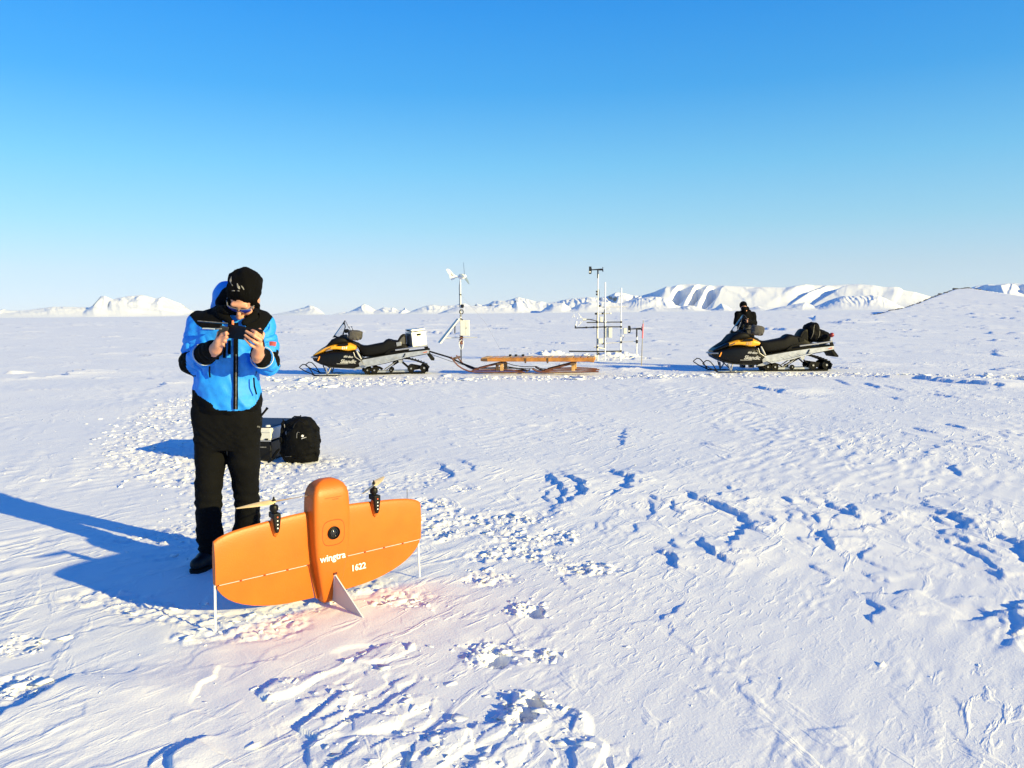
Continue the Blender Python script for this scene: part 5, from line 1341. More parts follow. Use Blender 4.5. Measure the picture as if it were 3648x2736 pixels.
hipL, hipR = A(752, 1530, PY), A(868, 1530, PY)
knL, knR = A(744, 1800, PY - .03), A(877, 1780, PY + .10)
anL, anR = A(752, 1985, PY), A(880, 1960, PY + .19); anL[2] = GZ + .10; anR[2] = GZ + .10
shL, shR = A(716, 1158, PY), A(932, 1160, PY)
elL, elR = A(679, 1290, PY - .05), A(952, 1296, PY - .05)
wrL, wrR = A(760, 1243, PY - .29), A(921, 1258, PY - .29)
neck = A(842, 1120, PY - .03)
chestc = A(812, 1250, PY)
HC = A(867, 1062, PY - .10)                                     # head centre
hf = V3((-.06, -.66, -.75)); hf /= np.linalg.norm(hf)
hu = V3((.17, -.70, .66)); hu = hu - hf * (hu @ hf); hu /= np.linalg.norm(hu)
hr = np.cross(hf, hu)                                            # person's own right... image left/right axis
if hr[0] < 0: hr = -hr
def H(r, f, u): return HC + hr * r + hf * f + hu * u

# hands: where the knuckles, tips and thumbs sit
def hand(F, wrist, knuck, tips, mids, thumb, rad=.0095):
    pc = np.mean([wrist] + knuck, axis=0)
    for k in knuck: F.chain([wrist + (k - wrist) * .12, wrist + (k - wrist) * .6, k], [.017, .016, .0125], .012)
    F.chain([wrist + (pc - wrist) * -.5, wrist, pc], [.026, .026, .022], .02)
    for i, (k, m_, t_) in enumerate(zip(knuck, mids, tips)):
        r = rad * (1.0, 1.05, 1.0, .86)[i]
        F.chain([k, m_, t_], [r * 1.18, r * 1.02, r * .80], .0035)
    F.chain(thumb, [.015, .0125, .0095], .006)

YH = PY - .36
# right of the picture: fingers wrapped round the back of the tablet, pointing up and to the left
kR = [A(926, 1196, YH), A(934, 1214, YH - .012), A(929, 1230, YH - .014), A(917, 1243, YH - .008)]
mR = [A(911, 1184, YH - .030), A(906, 1197, YH - .036), A(903, 1216, YH - .034), A(893, 1229, YH - .026)]
tR = [A(897, 1175, YH - .012), A(877, 1180, YH - .018), A(873, 1194, YH - .018), A(872, 1206, YH - .014)]
thR = [A(926, 1225, YH + .03), A(935, 1190, YH + .05), A(925, 1174, YH + .06)]
wR2 = A(918, 1262, YH + .04)
# left of the picture: fist closed under the pad, index bent up
kL = [A(792, 1192, YH - .012), A(786, 1206, YH - .02), A(780, 1219, YH - .02), A(775, 1231, YH - .012)]
mL = [A(806, 1186, YH - .030), A(806, 1201, YH - .036), A(801, 1214, YH - .034), A(795, 1227, YH - .026)]
tL = [A(812, 1190, YH - .004), A(809, 1205, YH - .010), A(804, 1219, YH - .012), A(798, 1233, YH - .010)]
thL = [A(776, 1212, YH + .03), A(782, 1186, YH + .02), A(797, 1174, YH + .015)]
wL2 = A(768, 1243, YH + .03)

def build_body():
    F = Field((pbase[0] - .36, PY - .56, GZ), (pbase[0] + .36, PY + .32, 1.80), .0045)
    # trunk, neck, limbs under the clothes
    ch = lambda py: A(812, py, PY)
    F.column([ch(1560)[2], ch(1450)[2], ch(1330)[2], ch(1230)[2], ch(1150)[2], ch(1115)[2]], [ch(1450)[0]] * 6, [PY] * 6, [.15, .155, .14, .155, .16, .10], [.10, .10, .095, .11, .105, .08], .05)
    F.cone(ch(1130) + V3((.02, .02, 0)), H(0, -.02, -.06), .068, .058, .04)
    for a, b, c, w in ((shL, elL, wrL, wL2), (shR, elR, wrR, wR2)): F.chain([a, b, c, w], [.052, .040, .030, .026], .02)
    for a, b, c in ((hipL, knL, anL), (hipR, knR, anR)):
        F.chain([a, b + V3((0, .02, 0)), c], [.075, .038, .032], .02); F.chain([c, c + V3((0, -.02, -.05)), c + V3((0, -.08, -.062))], [.032, .024, .014], .01)
    # skull, brow, cheeks, jaw, nose, ears
    R = np.stack([hr, hf, hu], 1)
    F.ell(H(0, -.015, .030), (.076, .096, .092), R, .02)
    F.ell(H(0, .030, -.045), (.058, .058, .072), R, .025)
    F.cone(H(-.022, .060, -.100), H(.022, .060, -.100), .022, .022, .025)
    F.cone(H(-.035, .082, .028), H(.035, .082, .028), .014, .014, .015)
    for s in (-1, 1):
        F.ell(H(s * .038, .066, -.030), (.026, .022, .024), R, .018)
        F.ell(H(s * .078, -.008, -.010), (.012, .022, .034), R, .006)
        F.ell(H(s * .031, .081, .004), (.017, .010, .010), R, .004, 'sub')
        F.ell(H(s * .031, .070, .004), (.013, .013, .012), R, .002)
        F.ell(H(s * .014, .100, -.047), (.010, .011, .010), R, .006)
    F.chain([H(0, .090, .018), H(0, .106, -.015), H(0, .113, -.040)], [.009, .011, .0135], .008)
    F.ell(H(0, .089, -.070), (.027, .011, .0065), R, .004); F.ell(H(0, .086, -.082), (.023, .011, .0075), R, .004)
    F.ell(H(0, .100, -.0755), (.026, .007, .0022), R, .001, 'sub')
    hand(F, wR2, kR, tR, mR, thR); hand(F, wL2, kL, tL, mL, thL)
    return F
F = build_body(); F.mesh('body', SKIN, person, pbase)

# ---- jacket
cz = lambda py: float(A(812, py, PY)[2])
cxp = lambda px, py: float(A(px, py, PY)[0])
def folds(p, a, b, n, amp, seed):
    """creases across a sleeve or leg"""
    d = b - a; L2 = d @ d; t = ((p - a) @ d) / L2
    q = np.linalg.norm(p - a - np.clip(t, 0, 1)[:, None] * d, axis=1)
    w = np.exp(-(q / .10) ** 4) * sstep(-.1, .15, t) * (1 - sstep(.9, 1.15, t))
    tw = noise3(p * 9, seed)
    return -amp * w * (1 - np.abs(np.sin((t * n + .9 * tw + p[:, 0] * 6) * math.pi))) ** 2 * (.4 + .8 * sstep(-.3, .5, noise3(p * 6, seed + 3)))

def torso_column(F, grow=0.0, top=1.0):
    pys = [1470, 1452, 1430, 1400, 1360, 1310, 1260, 1210, 1165, 1130, 1105, 1088]
    lf = [712, 692, 690, 694, 699, 698, 694, 690, 688, 702, 740, 782]
    rt = [918, 930, 931, 928, 922, 922, 928, 938, 950, 945, 925, 905]
    ry = [.125, .145, .150, .150, .145, .140, .145, .145, .135, .120, .100, .075]
    zs = [cz(q) for q in pys]
    F.column(zs, [(cxp(a, q) + cxp(b, q)) / 2 for a, b, q in zip(lf, rt, pys)], [PY - .005 * i / 11 for i in range(12)], [(cxp(b, q) - cxp(a, q)) / 2 + grow for a, b, q in zip(lf, rt, pys)], [r + grow for r in ry], .03, 2.35)
def build_jacket():
    F = Field((pbase[0] - .40, PY - .46, cz(1480)), (pbase[0] + .40, PY + .24, cz(1060)), .0056)
    torso_column(F)
    for a, b, c in ((shL, elL, wrL), (shR, elR, wrR)):
        cuff = c + (c - b) / np.linalg.norm(c - b) * .012
        F.chain([a, a + (b - a) * .5, b, b + (c - b) * .5, cuff], [.084, .073, .064, .059, .050], .035)
    # stand-up collar
    for k in range(14):
        a0, a1 = 2 * math.pi * k / 14, 2 * math.pi * (k + 1) / 14
        P = lambda a: A(836, 1098, PY - .05) + V3((.088 * math.cos(a), .085 * math.sin(a), .012 * math.sin(a)))
        F.cone(P(a0), P(a1), .026, .026, .02)
    def rel(p):
        d = .0065 * noise3(p * 10, 5) + .0034 * noise3(p * 27, 8)
        for a, b, n, s in ((shL, elL, 4, 1), (elL, wrL, 5, 2), (shR, elR, 4, 3), (elR, wrR, 5, 4)): d = d - folds(p, a, b, n, .017, s)
        # drag folds across the belly and below the pockets
        z = p[:, 2]; x = p[:, 0] - pbase[0]
        m = (1 - sstep(cz(1250), cz(1200), z)) * (p[:, 1] < PY - .06)
        d = d + m * .011 * np.abs(np.sin((x * 1.0 + .55 * (z - cz(1400)) * np.sign(x - .01) + .05 * noise3(p * 5, 31)) * 24)) * sstep(.02, .14, np.abs(x))
        hem = np.exp(-((z - cz(1440)) / .018) ** 2); d = d + hem * .004 * np.sin(x * 60)
        return d
    return F.warp(rel)
J = build_jacket()
def proj(c):
    """where a point falls in the photograph: used to lay out the jacket's panels"""
    d = c - V3((0, 0, EYE)); z = d @ V3(FW); return CPX + FPX * (d @ V3(RT)) / z, CPY - FPX * (d @ V3(UP)) / z
def inside(px, py, poly):
    r = np.zeros(len(px), bool); n = len(poly)
    for i in range(n):
        (x0, y0), (x1, y1) = poly[i], poly[(i + 1) % n]
        k = ((y0 > py) != (y1 > py)) & (px < (x1 - x0) * (py - y0) / ((y1 - y0) or 1e-9) + x0); r ^= k
    return r
z1 = lambda pts: [(580 + X / 2.764, 920 + Y / 2.764) for X, Y in pts]
def pick_jacket(c):
    """0 blue, 1 black: shoulder yoke, cuffs, elbow patches, hem panels"""
    out = np.zeros(len(c), int); px, py = proj(c); x = c[:, 0]; z = c[:, 2]
    dist = []
    for a, b in ((shL, elL), (elL, wrL), (shR, elR), (elR, wrR)):
        d = b - a; t = ((c - a) @ d) / (d @ d); q = np.linalg.norm(c - a - np.clip(t, 0, 1)[:, None] * d, axis=1); dist.append((t, q))
    fore = np.zeros(len(c), bool)
    for t, q in (dist[1], dist[3]):
        lo = (q < .085) & (t > .05); fore |= lo & (c[:, 1] < PY - .09); out[lo & (t > .60)] = 1
    frontside = c[:, 1] < PY + .03
    yoke = inside(px, py, z1([(225, 540), (272, 572), (330, 650), (388, 692), (500, 690), (500, 690), (585, 690), (585, 560), (700, 560), (810, 590), (822, 690), (985, 725), (1030, 660), (1075, 590), (1120, 540), (950, 300), (450, 300)]))
    out[yoke & frontside & ~fore] = 1
    out[inside(px, py, z1([(585, 690), (600, 600), (700, 640), (700, 700)])) & frontside & ~fore] = 0
    elb = inside(px, py, z1([(140, 950), (220, 925), (300, 905), (330, 900), (250, 955), (228, 1030), (236, 1085), (290, 1150), (330, 1160), (250, 1180), (150, 1120)])) & (dist[0][1] < .10)
    elb |= inside(px, py, z1([(1060, 915), (1150, 930), (1150, 1070), (1128, 1060), (1100, 970)])) & (dist[2][1] < .10)
    back_el = (np.minimum(np.linalg.norm(c - elL, axis=1), np.linalg.norm(c - elR, axis=1)) < .10) & (c[:, 1] > PY - .04)
    out[elb | back_el] = 1
    hem = inside(px, py, z1([(270, 1280), (312, 1300), (345, 1345), (420, 1395), (490, 1440), (495, 1470), (540, 1492), (640, 1502), (770, 1504), (860, 1480), (910, 1440), (950, 1370), (965, 1320), (1000, 1320), (1000, 1600), (250, 1600)]))
    out[hem & frontside & ~fore] = 1
    out[~frontside & (z > cz(1190))] = 1
    out[~frontside & (z < cz(1420))] = 1
    return out
jk = J.mesh('jacket', [BLUE, BLACKC], person, pbase, pick_jacket)

def on_front(Fd, px, py, out=.003, Y=PY):
    """point on the front of a soft body under a point of the photo (found by looking along +y)"""
    y = Y
    for _ in range(4):
        p = A(px, py, y); q = Fd.front(p[0], p[2])
        if q is None: return p
        y = q - out
    return V3((p[0], y, p[2]))
def strip(Fd, pts, half, name, m_, parent, out=.003, thick=.003):
    P = [Vector(on_front(Fd, a, b, out) - pbase) for a, b in pts]
    mb = MB(); rings = []
    for i, p in enumerate(P):
        t = (P[min(i + 1, len(P) - 1)] - P[max(i - 1, 0)]).normalized(); sd_ = t.cross(Vector((0, 1, 0))).normalized(); n_ = sd_.cross(t)
        rings.append([p + sd_ * half + n_ * thick, p + sd_ * half - n_ * thick, p - sd_ * half - n_ * thick, p - sd_ * half + n_ * thick])
    mb.rings(rings); return mb.build(name, m_, parent, 60)
Jt = Field((pbase[0] - .30, PY - .24, cz(1480)), (pbase[0] + .30, PY + .24, cz(1060)), .008)
torso_column(Jt)                                                # the trunk alone, so that flaps and zips lie on the chest, not on the sleeves
zpts = [(840 - .004 * (y - 1230), y) for y in range(1150, 1462, 14)]
strip(Jt, zpts, .0125, 'zip_flap', BLACKC, jk, .012)
strip(Jt, [(a + 1.5, b) for a, b in zpts if b > 1260], .0018, 'zip', FROST_GLINT, jk, .0165, .002)
strip(Jt, [(800, 1215), (800, 1245), (799, 1275)], .0075, 'pocket_zip', BLACKC, jk, .011)
strip(Jt, [(818, 1212), (817, 1240), (816, 1262)], .0075, 'pocket_zip', BLACKC, jk, .011)
strip(Jt, [(747, 1305), (746, 1325), (748, 1345)], .004, 'hand_pocket', BLACKC, jk, .011)
strip(Jt, [(904, 1345), (906, 1375), (914, 1405)], .004, 'hand_pocket', BLACKC, jk, .011)
strip(Jt, [(722, 1170), (740, 1170), (765, 1172)], .0035, 'yoke_piping', PALEPIPE, jk, .010)
strip(J, [(961, 1224), (972, 1224), (983, 1226)], .012, 'red_badge', mat('red_white_badge', (.70, .14, .12), .6), jk, .002)
for b, w in ((elL, wrL), (elR, wrR)):
    d = (w - b) / np.linalg.norm(w - b); p = b + (w - b) * .60
    m = MB(); q = Vector(d); x_ = q.orthogonal().normalized(); y_ = q.cross(x_)
    m.tube([Vector(p - pbase) + (x_ * math.cos(a) + y_ * math.sin(a)) * .0625 for a in np.linspace(0, 2 * math.pi, 25)[:-1]], .0028, 5, closed=True); m.build('cuff_piping', PALEPIPE, jk, 60)
m = MB(); p = Vector(A(829, 1152, PY - .165) - pbase); m.tube([p + Vector((0, 0, .016)), p, p - Vector((0, 0, .014))], [.006, .008, .006], 8); m.build('zip_pull', ORB, jk, 60)

# hood bunched behind the head
Hd = Field((pbase[0] - .30, PY - .16, cz(1150)), (pbase[0] + .22, PY + .22, cz(960)), .0056)
hc = A(832, 1066, PY + .06)
Hd.ell(hc, (.118, .095, .108), None, .02, p=2.4); Hd.ell(hc + V3((.0, .02, -.05)), (.13, .10, .06), None, .03)
Hd.warp(lambda p: .006 * noise3(p * 12, 4))
Hd.mesh('hood', BLUE, person, pbase)
Hl = Field((pbase[0] - .25, PY - .2, cz(1160)), (pbase[0] + .25, PY + .2, cz(960)), .0056)
Hl.ell(A(850, 1072, PY + .035), (.110, .098, .098), None, .02, p=2.4)
Hl.chain([A(782, 1080, PY - .03), A(792, 1118, PY - .11), A(822, 1148, PY - .15)], [.026, .026, .018], .03)
Hl.chain([A(912, 1098, PY - .02), A(904, 1126, PY - .10), A(872, 1150, PY - .15)], [.026, .024, .018], .03)
Hl.warp(lambda p: .005 * noise3(p * 14, 6))
Hl.mesh('hood_lining', BLACKC, person, pbase)

# knitted hat with a slack crown
Ht = Field(tuple(HC - .24), tuple(HC + .26), .005)
R = np.stack([hr, hf, hu], 1)
Ht.ell(H(0, -.020, .052), (.084, .108, .088), R, .02)
Ht.ell(A(879, 1017, PY - .12), (.081, .078, .080), None, .05)
Ht.ell(A(868, 992, PY - .10), (.058, .055, .038), None, .05)
Ht.ell(H(0, .090, -.030), (.2, .075, .072), R, .0, 'sub')
Ht.ell(H(0, .02, -.10), (.2, .2, .105), R, .0, 'sub')
Ht.cone(H(-.09, .05, .012), H(.09, .05, .012), .012, .012, .02)
Ht.ell(A(896, 1000, PY - .08), (.040, .045, .045), None, .04); Ht.ell(A(842, 992, PY - .11), (.04, .04, .03), None, .04)
Ht.warp(lambda p: .011 * noise3(p * 11, 9) + .006 * noise3(p * 24, 12) + .0012 * np.sin(((p - HC) @ hr) * 420))
hat = Ht.mesh('hat', KNIT, person, pbase)
for pts in (((825, 985), (822, 1000), (829, 1018)), ((846, 1010), (850, 1022), (853, 1030)), ((860, 1018), (866, 1026), (869, 1032)), ((826, 1036), (832, 1036), (836, 1036)), ((845, 1036), (849, 1036), (853, 1037))):
    P = []
    for a, b in pts:
        P.append(Vector(on_front(Ht, a, b, .001, PY - .15) - pbase))
    m = MB(); m.tube(P, [.004, .0085, .004], 7, flat=.4); m.build('frost', FROST_GLINT, hat, 60)

# sunglasses
def lens(s):
    rings = []
    n = 9
    m = MB()
    vs = []
    for i in range(n):
        f = i / (n - 1)
        x = s * (.008 + .056 * f); back = .020 * f ** 2; up_ = .020 * (1 - .35 * f ** 3); dn = -.027 * math.sin(math.pi * min(1, .22 + .75 * f)) - .002
        for u in (up_, up_ * .3, dn * .5, dn): vs.append(Vector(H(x, .108 - back - .010 * (u < 0) * abs(u) / .022, u + .008) - pbase))
    m.add(vs, [(i * 4 + j, i * 4 + j + 1, i * 4 + j + 5, i * 4 + j + 4) for i in range(n - 1) for j in range(3)])
    return m
gl = None
fr = MB(); fr.tube([Vector(H(x, .110 - .020 * (abs(x) / .064) ** 2, .029 - .004 * (abs(x) / .064) ** 3) - pbase) for x in np.linspace(-.064, .064, 15)], .0022, 6)
gl = fr.build('sunglasses', FRAME_M, person, 60)
for s in (-1, 1):
    o = lens(s).build('lens', LENSM, gl, 180); so = o.modifiers.new('t', 'SOLIDIFY'); so.thickness = .0015
    m = MB(); m.tube([Vector(H(s * .064, .088, .024) - pbase), Vector(H(s * .078, .05, .016) - pbase), Vector(H(s * .082, .0, .012) - pbase)], .0035, 6); m.build('temple', FRAME_M, gl, 60)

# trousers
def build_trousers():
    F = Field((pbase[0] - .28, PY - .22, GZ + .03), (pbase[0] + .28, PY + .34, cz(1415)), .0056)
    c2 = lambda px, py: A(px, py, PY)
    for rows in (((748, 1480, 64), (748, 1560, 61), (750, 1640, 55), (745, 1720, 51), (743, 1790, 47.5), (744, 1840, 46), (746, 1900, 49), (752, 1955, 47), (757, 2000, 38)),
                 ((868, 1480, 63), (869, 1560, 60), (869, 1640, 58), (874, 1720, 48), (880, 1790, 46), (883, 1840, 47), (880, 1890, 50), (882, 1950, 47), (884, 1985, 38))):
        lag = .20 if rows[0][0] > 800 else -.01                # the far foot is set back
        yy = [PY + lag * max(0, (b - 1560) / 430) for a, b, r in rows]
        pts = [A(a, b, y) for (a, b, r), y in zip(rows, yy)]; rad = [.955 * r * y / 2850 for (a, b, r), y in zip(rows, yy)]
        F.chain(pts, rad, .012, 1.05)
    F.column([cz(1600), cz(1560), cz(1500), cz(1450), cz(1420)], [cxp(808, 1500)] * 5, [PY] * 5, [.14, .19, .198, .192, .18], [.09, .115, .125, .125, .12], .02, 2.5)
    def rel(p):
        z = p[:, 2]; x = p[:, 0] - pbase[0]
        low = 1 - sstep(cz(1960), cz(1800), z)
        d = .005 * noise3(p * 8, 15) + .0028 * noise3(p * 22, 16)
        ph = z * 16 + 1.6 * noise3(p * 5, 17) + np.abs(x) * 5
        d = d + (.0025 + .008 * low) * np.abs(np.sin(ph * math.pi)) * sstep(-.4, .4, noise3(p * 4, 19))
        kn = np.exp(-((z - cz(1790)) / .06) ** 2); d = d - kn * .004 * np.sin(z * 110 + x * 20)
        d = d + np.exp(-((z - cz(1545)) / .07) ** 2) * .006 * np.abs(np.sin((z * 1.0 - np.abs(x) * .8) * 60))
        return d
    return F.warp(rel)
Tr = build_trousers(); tro = Tr.mesh('trousers', TROUS, person, pbase)
strip(Tr, [(914, 1520), (920, 1521), (926, 1523)], .0045, 'trouser_logo', mat('dim_grey_print', (.10, .10, .10), .6), tro, .001, .001)
# boots
for nm, an, tx in (('boot', anL, -.035), ('boot', anR, .02)):
    B = Field(tuple(an + V3((-.12, -.26, -.12))), tuple(an + V3((.12, .12, .16))), .0055)
    B.chain([an + V3((0, .01, .13)), an + V3((0, .01, .03))], [.062, .058], .02)
    B.chain([an + V3((0, .045, -.045)), an + V3((tx * .4, -.05, -.05)), an + V3((tx, -.125, -.058))], [.052, .050, .040], .02)
    B.ell(an + V3((tx * .4, -.06, -.150)), (.3, .4, .055), None, .0, 'sub')
    B.warp(lambda p: .002 * noise3(p * 30, 3))
    bo = B.mesh(nm, LEATHER, person, pbase)
    m = MB(); m.prism([(-.045, .085), (.045, .085), (.052, .0), (.052, -.09), (.046, -.14), (.022, -.172), (-.022, -.172), (-.046, -.14), (-.052, -.09), (-.052, .0)], -.102, -.080, lambda a, b, d: Vector(an - pbase) + Vector((a + tx * max(0, .08 - b) / .25, b, d))); m.build('sole', RUBBER, bo, 30, bevel=.004)

# ---- tablet in its folding case
tY = YH + .012
tabc = A(856, 1186, tY)
tb = thing('tablet', 'black tablet in a folding case held up in both hands by the blue-jacketed person', 'tablet', tuple(tabc))
def quad_slab(name, c4, th, m_, parent, org):
    c4 = [Vector(c) - Vector(org) for c in c4]; n_ = (c4[1] - c4[0]).cross(c4[3] - c4[0]).normalized()
    m = MB(); m.add([c + n_ * th / 2 for c in c4] + [c - n_ * th / 2 for c in c4], [(0, 1, 2, 3), (7, 6, 5, 4), (0, 4, 5, 1), (1, 5, 6, 2), (2, 6, 7, 3), (3, 7, 4, 0)]); return m.build(name, m_, parent, 30, bevel=.002)
quad_slab('tablet_body', [A(812, 1156, tY - .03), A(938, 1177, tY - .03), A(932, 1216, tY + .055), A(806, 1201, tY + .055)], .011, BLACK_P, tb, tabc)
quad_slab('screen', [A(816, 1158, tY - .018), A(934, 1178, tY - .018), A(928, 1213, tY + .060), A(811, 1199, tY + .060)], .003, BLACK_G, tb, tabc)
quad_slab('case_flap', [A(703, 1142.5, tY - .01), A(812, 1151, tY - .03), A(812, 1154.5, tY + .10), A(703, 1145.5, tY + .12)], .004, BLACK_P, tb, tabc)
m = MB(); m.tube([Vector(A(704, 1142.8, tY - .014) - tabc), Vector(A(811, 1151.4, tY - .034) - tabc)], .0017, 5); m.build('sunlit_flap_edge', FROST_GLINT, tb, 60)  # pale rod paints the sunlit edge of the flap
quad_slab('grip_pad', [A(785, 1161, tY - .045), A(815, 1166, tY - .045), A(806, 1204, tY - .01), A(774, 1197, tY - .01)], .012, mat('dark_grey_pad', (.018, .018, .02), .7), tb, tabc)
m = MB(); m.tube([Vector(A(766, 1172, tY - .04) - tabc), Vector(A(790, 1171, tY - .045) - tabc)], .004, 6); m.build('stylus', FROST_GLINT, tb, 60)

# ---- hand-held radio on his hip
rp = on_front(Tr, 924, 1490, -.05); rp = A(929, 1480, PY)
rd = thing('radio', 'small black two-way radio with thick antenna on the hip of the blue-jacketed person', 'radio', tuple(rp))
c_ = lambda px, py: Vector(A(px, py, PY) - rp)
m = MB(); m.tube([c_(919, 1500), c_(928, 1484)], [.019, .017], 8); m.build('radio_body', BLACK_P, rd, 40)
m = MB(); m.tube([c_(928, 1484), c_(946, 1462), c_(953, 1453)], [.0065, .0065, .0085], 8); m.build('antenna', BLACK_P, rd, 60)
m = MB(); m.tube([c_(922, 1443), c_(927, 1449)], .010, 8); m.build('speaker_mic', BLACK_P, rd, 60)
# ------------------------------------------------------------------ gear on the snow behind him
pB = gnd(1058, 1652); pB = Vector((pB.x, pB.y + .17, 0)); pB.z = gh(pB.x, pB.y)
bp = thing('backpack', 'black hiking backpack standing on the snow in front of a silver and dark case', 'backpack', pB)
kb = 8.12 / 2850 / 6.38
def Bq(X, Y, y=0.0): return Vector(((X - 1010) * kb, y, (1392 - Y) * kb))
Fb = Field((-.33, -.24, -.02), (.34, .24, .50), .007)
zs = [Bq(0, q).z for q in (1400, 1360, 1290, 1150, 1000, 850, 700, 560, 460, 400, 362, 350)]
lf = [660, 600, 565, 548, 555, 560, 575, 620, 680, 745, 850, 940]; rt = [1330, 1375, 1395, 1410, 1425, 1420, 1395, 1365, 1310, 1270, 1220, 1120]
Fb.column(zs, [((a + b) / 2 - 1010) * kb for a, b in zip(lf, rt)], [0.02] * 12, [(b - a) / 2 * kb for a, b in zip(lf, rt)], [.10, .125, .135, .14, .14, .135, .125, .11, .09, .07, .05, .03], .02, 2.6)
Fb.ell(Bq(1080, 900, -.10), (.145, .085, .17), None, .03, p=2.6)
Fb.ell(Bq(1030, 470, -.06), (.10, .06, .05), None, .03)
Fb.ell(Bq(620, 820, -.02), (.03, .09, .17), None, .02); Fb.ell(Bq(1400, 950, -.01), (.03, .09, .15), None, .02)
Fb.warp(lambda p: .009 * noise3(p * 9, 3) + .005 * noise3(p * 24, 5) + .004 * np.abs(np.sin(p[:, 2] * 40 + 3 * noise3(p * 5, 8))))
NYL = mat('black_pack_nylon', (.0022, .0024, .0030), .8, spec=.12, noise=.2, scale=18, bump=.35, bscale=50)
bk = Fb.mesh('pack_body', NYL, bp)
def bfront(X, Y, out=.004):
    p = Bq(X, Y); y = Fb.front(p.x, p.z); return Vector((p.x, (y if y is not None else 0) - out, p.z))
for pts, r, mm, nm in ((((690, 500), (688, 540), (684, 575)), .007, DECAL, 'zip_pull'), (((740, 655), (738, 690), (744, 730)), .006, DECAL, 'zip_pull'), (((1092, 660), (1050, 650), (1030, 690), (1030, 780)), .006, FROST_GLINT, 'zip_pull'),
                       (((700, 620), (690, 800), (700, 960)), .007, BLACK_P, 'compression_strap'), (((930, 560), (960, 480), (1040, 410), (1120, 430), (1190, 480)), .008, BLACK_P, 'lid_zip'), (((700, 1240), (800, 1225), (860, 1215)), .006, GREYPAN, 'pocket_hem')):
    m = MB(); m.tube([bfront(a, b) for a, b in pts], r, 6, flat=.6); m.build(nm, mm, bp, 60)
m = MB(); m.lathe([(.001, 0), (.0125, 0), (.0125, .004), (.001, .004)], axisM(bfront(1165, 735, .003), (0, -1, 0)), 14); m.build('logo_mark', WHITE_P, bp, 40)
m = MB(); m.tube([bfront(a, b, .003) for a, b in ((1135, 800), (1165, 790), (1200, 778), (1245, 765))], [.006, .0075, .0065, .005], 6, flat=.4); m.build('logo_bar', WHITE_P, bp, 60)
m = MB(); m.tube([Bq(820, 385, .03), Bq(870, 348, .02), Bq(940, 352, .02), Bq(1000, 352, .02), Bq(1022, 322, .02)], .007, 6); m.build('haul_loop', BLACK_P, bp, 60)
m = MB(); m.tube([Bq(1385, 760, .0), Bq(1420, 840, -.01), Bq(1475, 880, -.01), Bq(1440, 930, 0), Bq(1405, 1120, 0)], .008, 6); m.build('side_strap', BLACK_P, bp, 60)
m = MB(); m.tube([Bq(560, 1060, -.08), Bq(520, 1120, -.11), Bq(470, 1200, -.13), Bq(430, 1270, -.14)], [.012, .020, .022, .018], 8, flat=.5); m.build('hip_belt', NYL, bp, 60)
m = MB(); m.tube([Bq(430, 1250, -.14), Bq(390, 1310, -.15), Bq(340, 1340, -.15)], [.020, .024, .018], 8, flat=.6); m.build('buckle', BLACK_P, bp, 60)

pC = gnd(870, 1630); 
cs = thing('equipment_case', 'large dark case with a bright metal lid rim lying on the snow behind the backpack', 'case', (pC.x + .02, pC.y + .20, gh(pC.x, pC.y + .4)), math.radians(-9))
NAVY = mat('dark_blue_lid', (.012, .018, .06), .55, spec=.2)  # even dark blue for the top of the lid
L_, Dp, Hh = .80, .74, .36
m = MB(); m.box((0, 0, .10), (L_, Dp, .20)); m.build('lower_shell', BLACK_P, cs, 30, bevel=.012)
m = MB(); m.box((0, 0, .275), (L_ + .012, Dp + .012, .125)); m.build('lid', BOXW, cs, 30, bevel=.008)
m = MB(); m.box((0, 0, .341), (L_ - .02, Dp - .02, .010)); m.build('lid_top', NAVY, cs, 30, bevel=.003)
m = MB(); m.box((0, -Dp / 2 - .004, .207), (L_ + .01, .012, .014)); m.build('seam_rail', STEEL, cs, 30)
for k in range(9):
    m = MB(); m.box((-.36 + k * .09, -Dp / 2 - .010, .222), (.034, .010, .018)); m.build('latch', STEEL if k % 2 else DARKM, cs, 30, bevel=.003)
m = MB(); m.box((0, -Dp / 2 - .0075, .292), (L_, .004, .004)); m.build('rim_line', STEEL, cs, 30)
for sx_, sy_ in ((-1, -1), (1, -1), (-1, 1), (1, 1)):
    m = MB(); m.lathe([(.001, 0), (.03, 0), (.022, .018), (.001, .02)], Matrix.Translation((sx_ * (L_ / 2 - .05), sy_ * (Dp / 2 - .05), .344)), 10); m.build('stacking_stud', BOXW, cs, 40)
m = MB(); m.box((.1, -Dp / 2 - .006, .14), (.5, .004, .010)); m.build('label_strip', FROST_GLINT, cs, 30)

# ------------------------------------------------------------------ second person, behind the right-hand snowmobile
Y2 = 21.3
g0 = at(2655, 1300, Y2); base2 = V3((g0.x, Y2, gh(g0.x, Y2)))
p2 = thing('person', 'person all in black with a hood down, standing behind snowmobile S15', 'person', tuple(base2))
k2 = Y2 / 2850 / 3.95
def P2(X, Y, y=0.0):
    p = A(2440 + X / 3.95, 1050 + Y / 3.95, Y2); p = p - base2; p[1] += y; return p
F = Field((-.45, -.55, 0), (.5, .35, 1.85), .010)
zf = .0
F.column([.85, .95, 1.1, 1.25, 1.36, 1.43, 1.47], [P2(850, 300)[0]] * 7, [0] * 7, [.15, .15, .14, .16, .165, .13, .07], [.10, .10, .095, .11, .105, .09, .06], .04)
hd = P2(815, 165, -.05)
F.ell(hd, (.078, .10, .115), None, .02); F.ell(hd + V3((0, -.05, -.06)), (.055, .06, .07), None, .02); F.ell(hd + V3((.0, -.115, -.03)), (.014, .02, .022), None, .01)
F.cone(P2(850, 250), hd, .06, .055, .03)
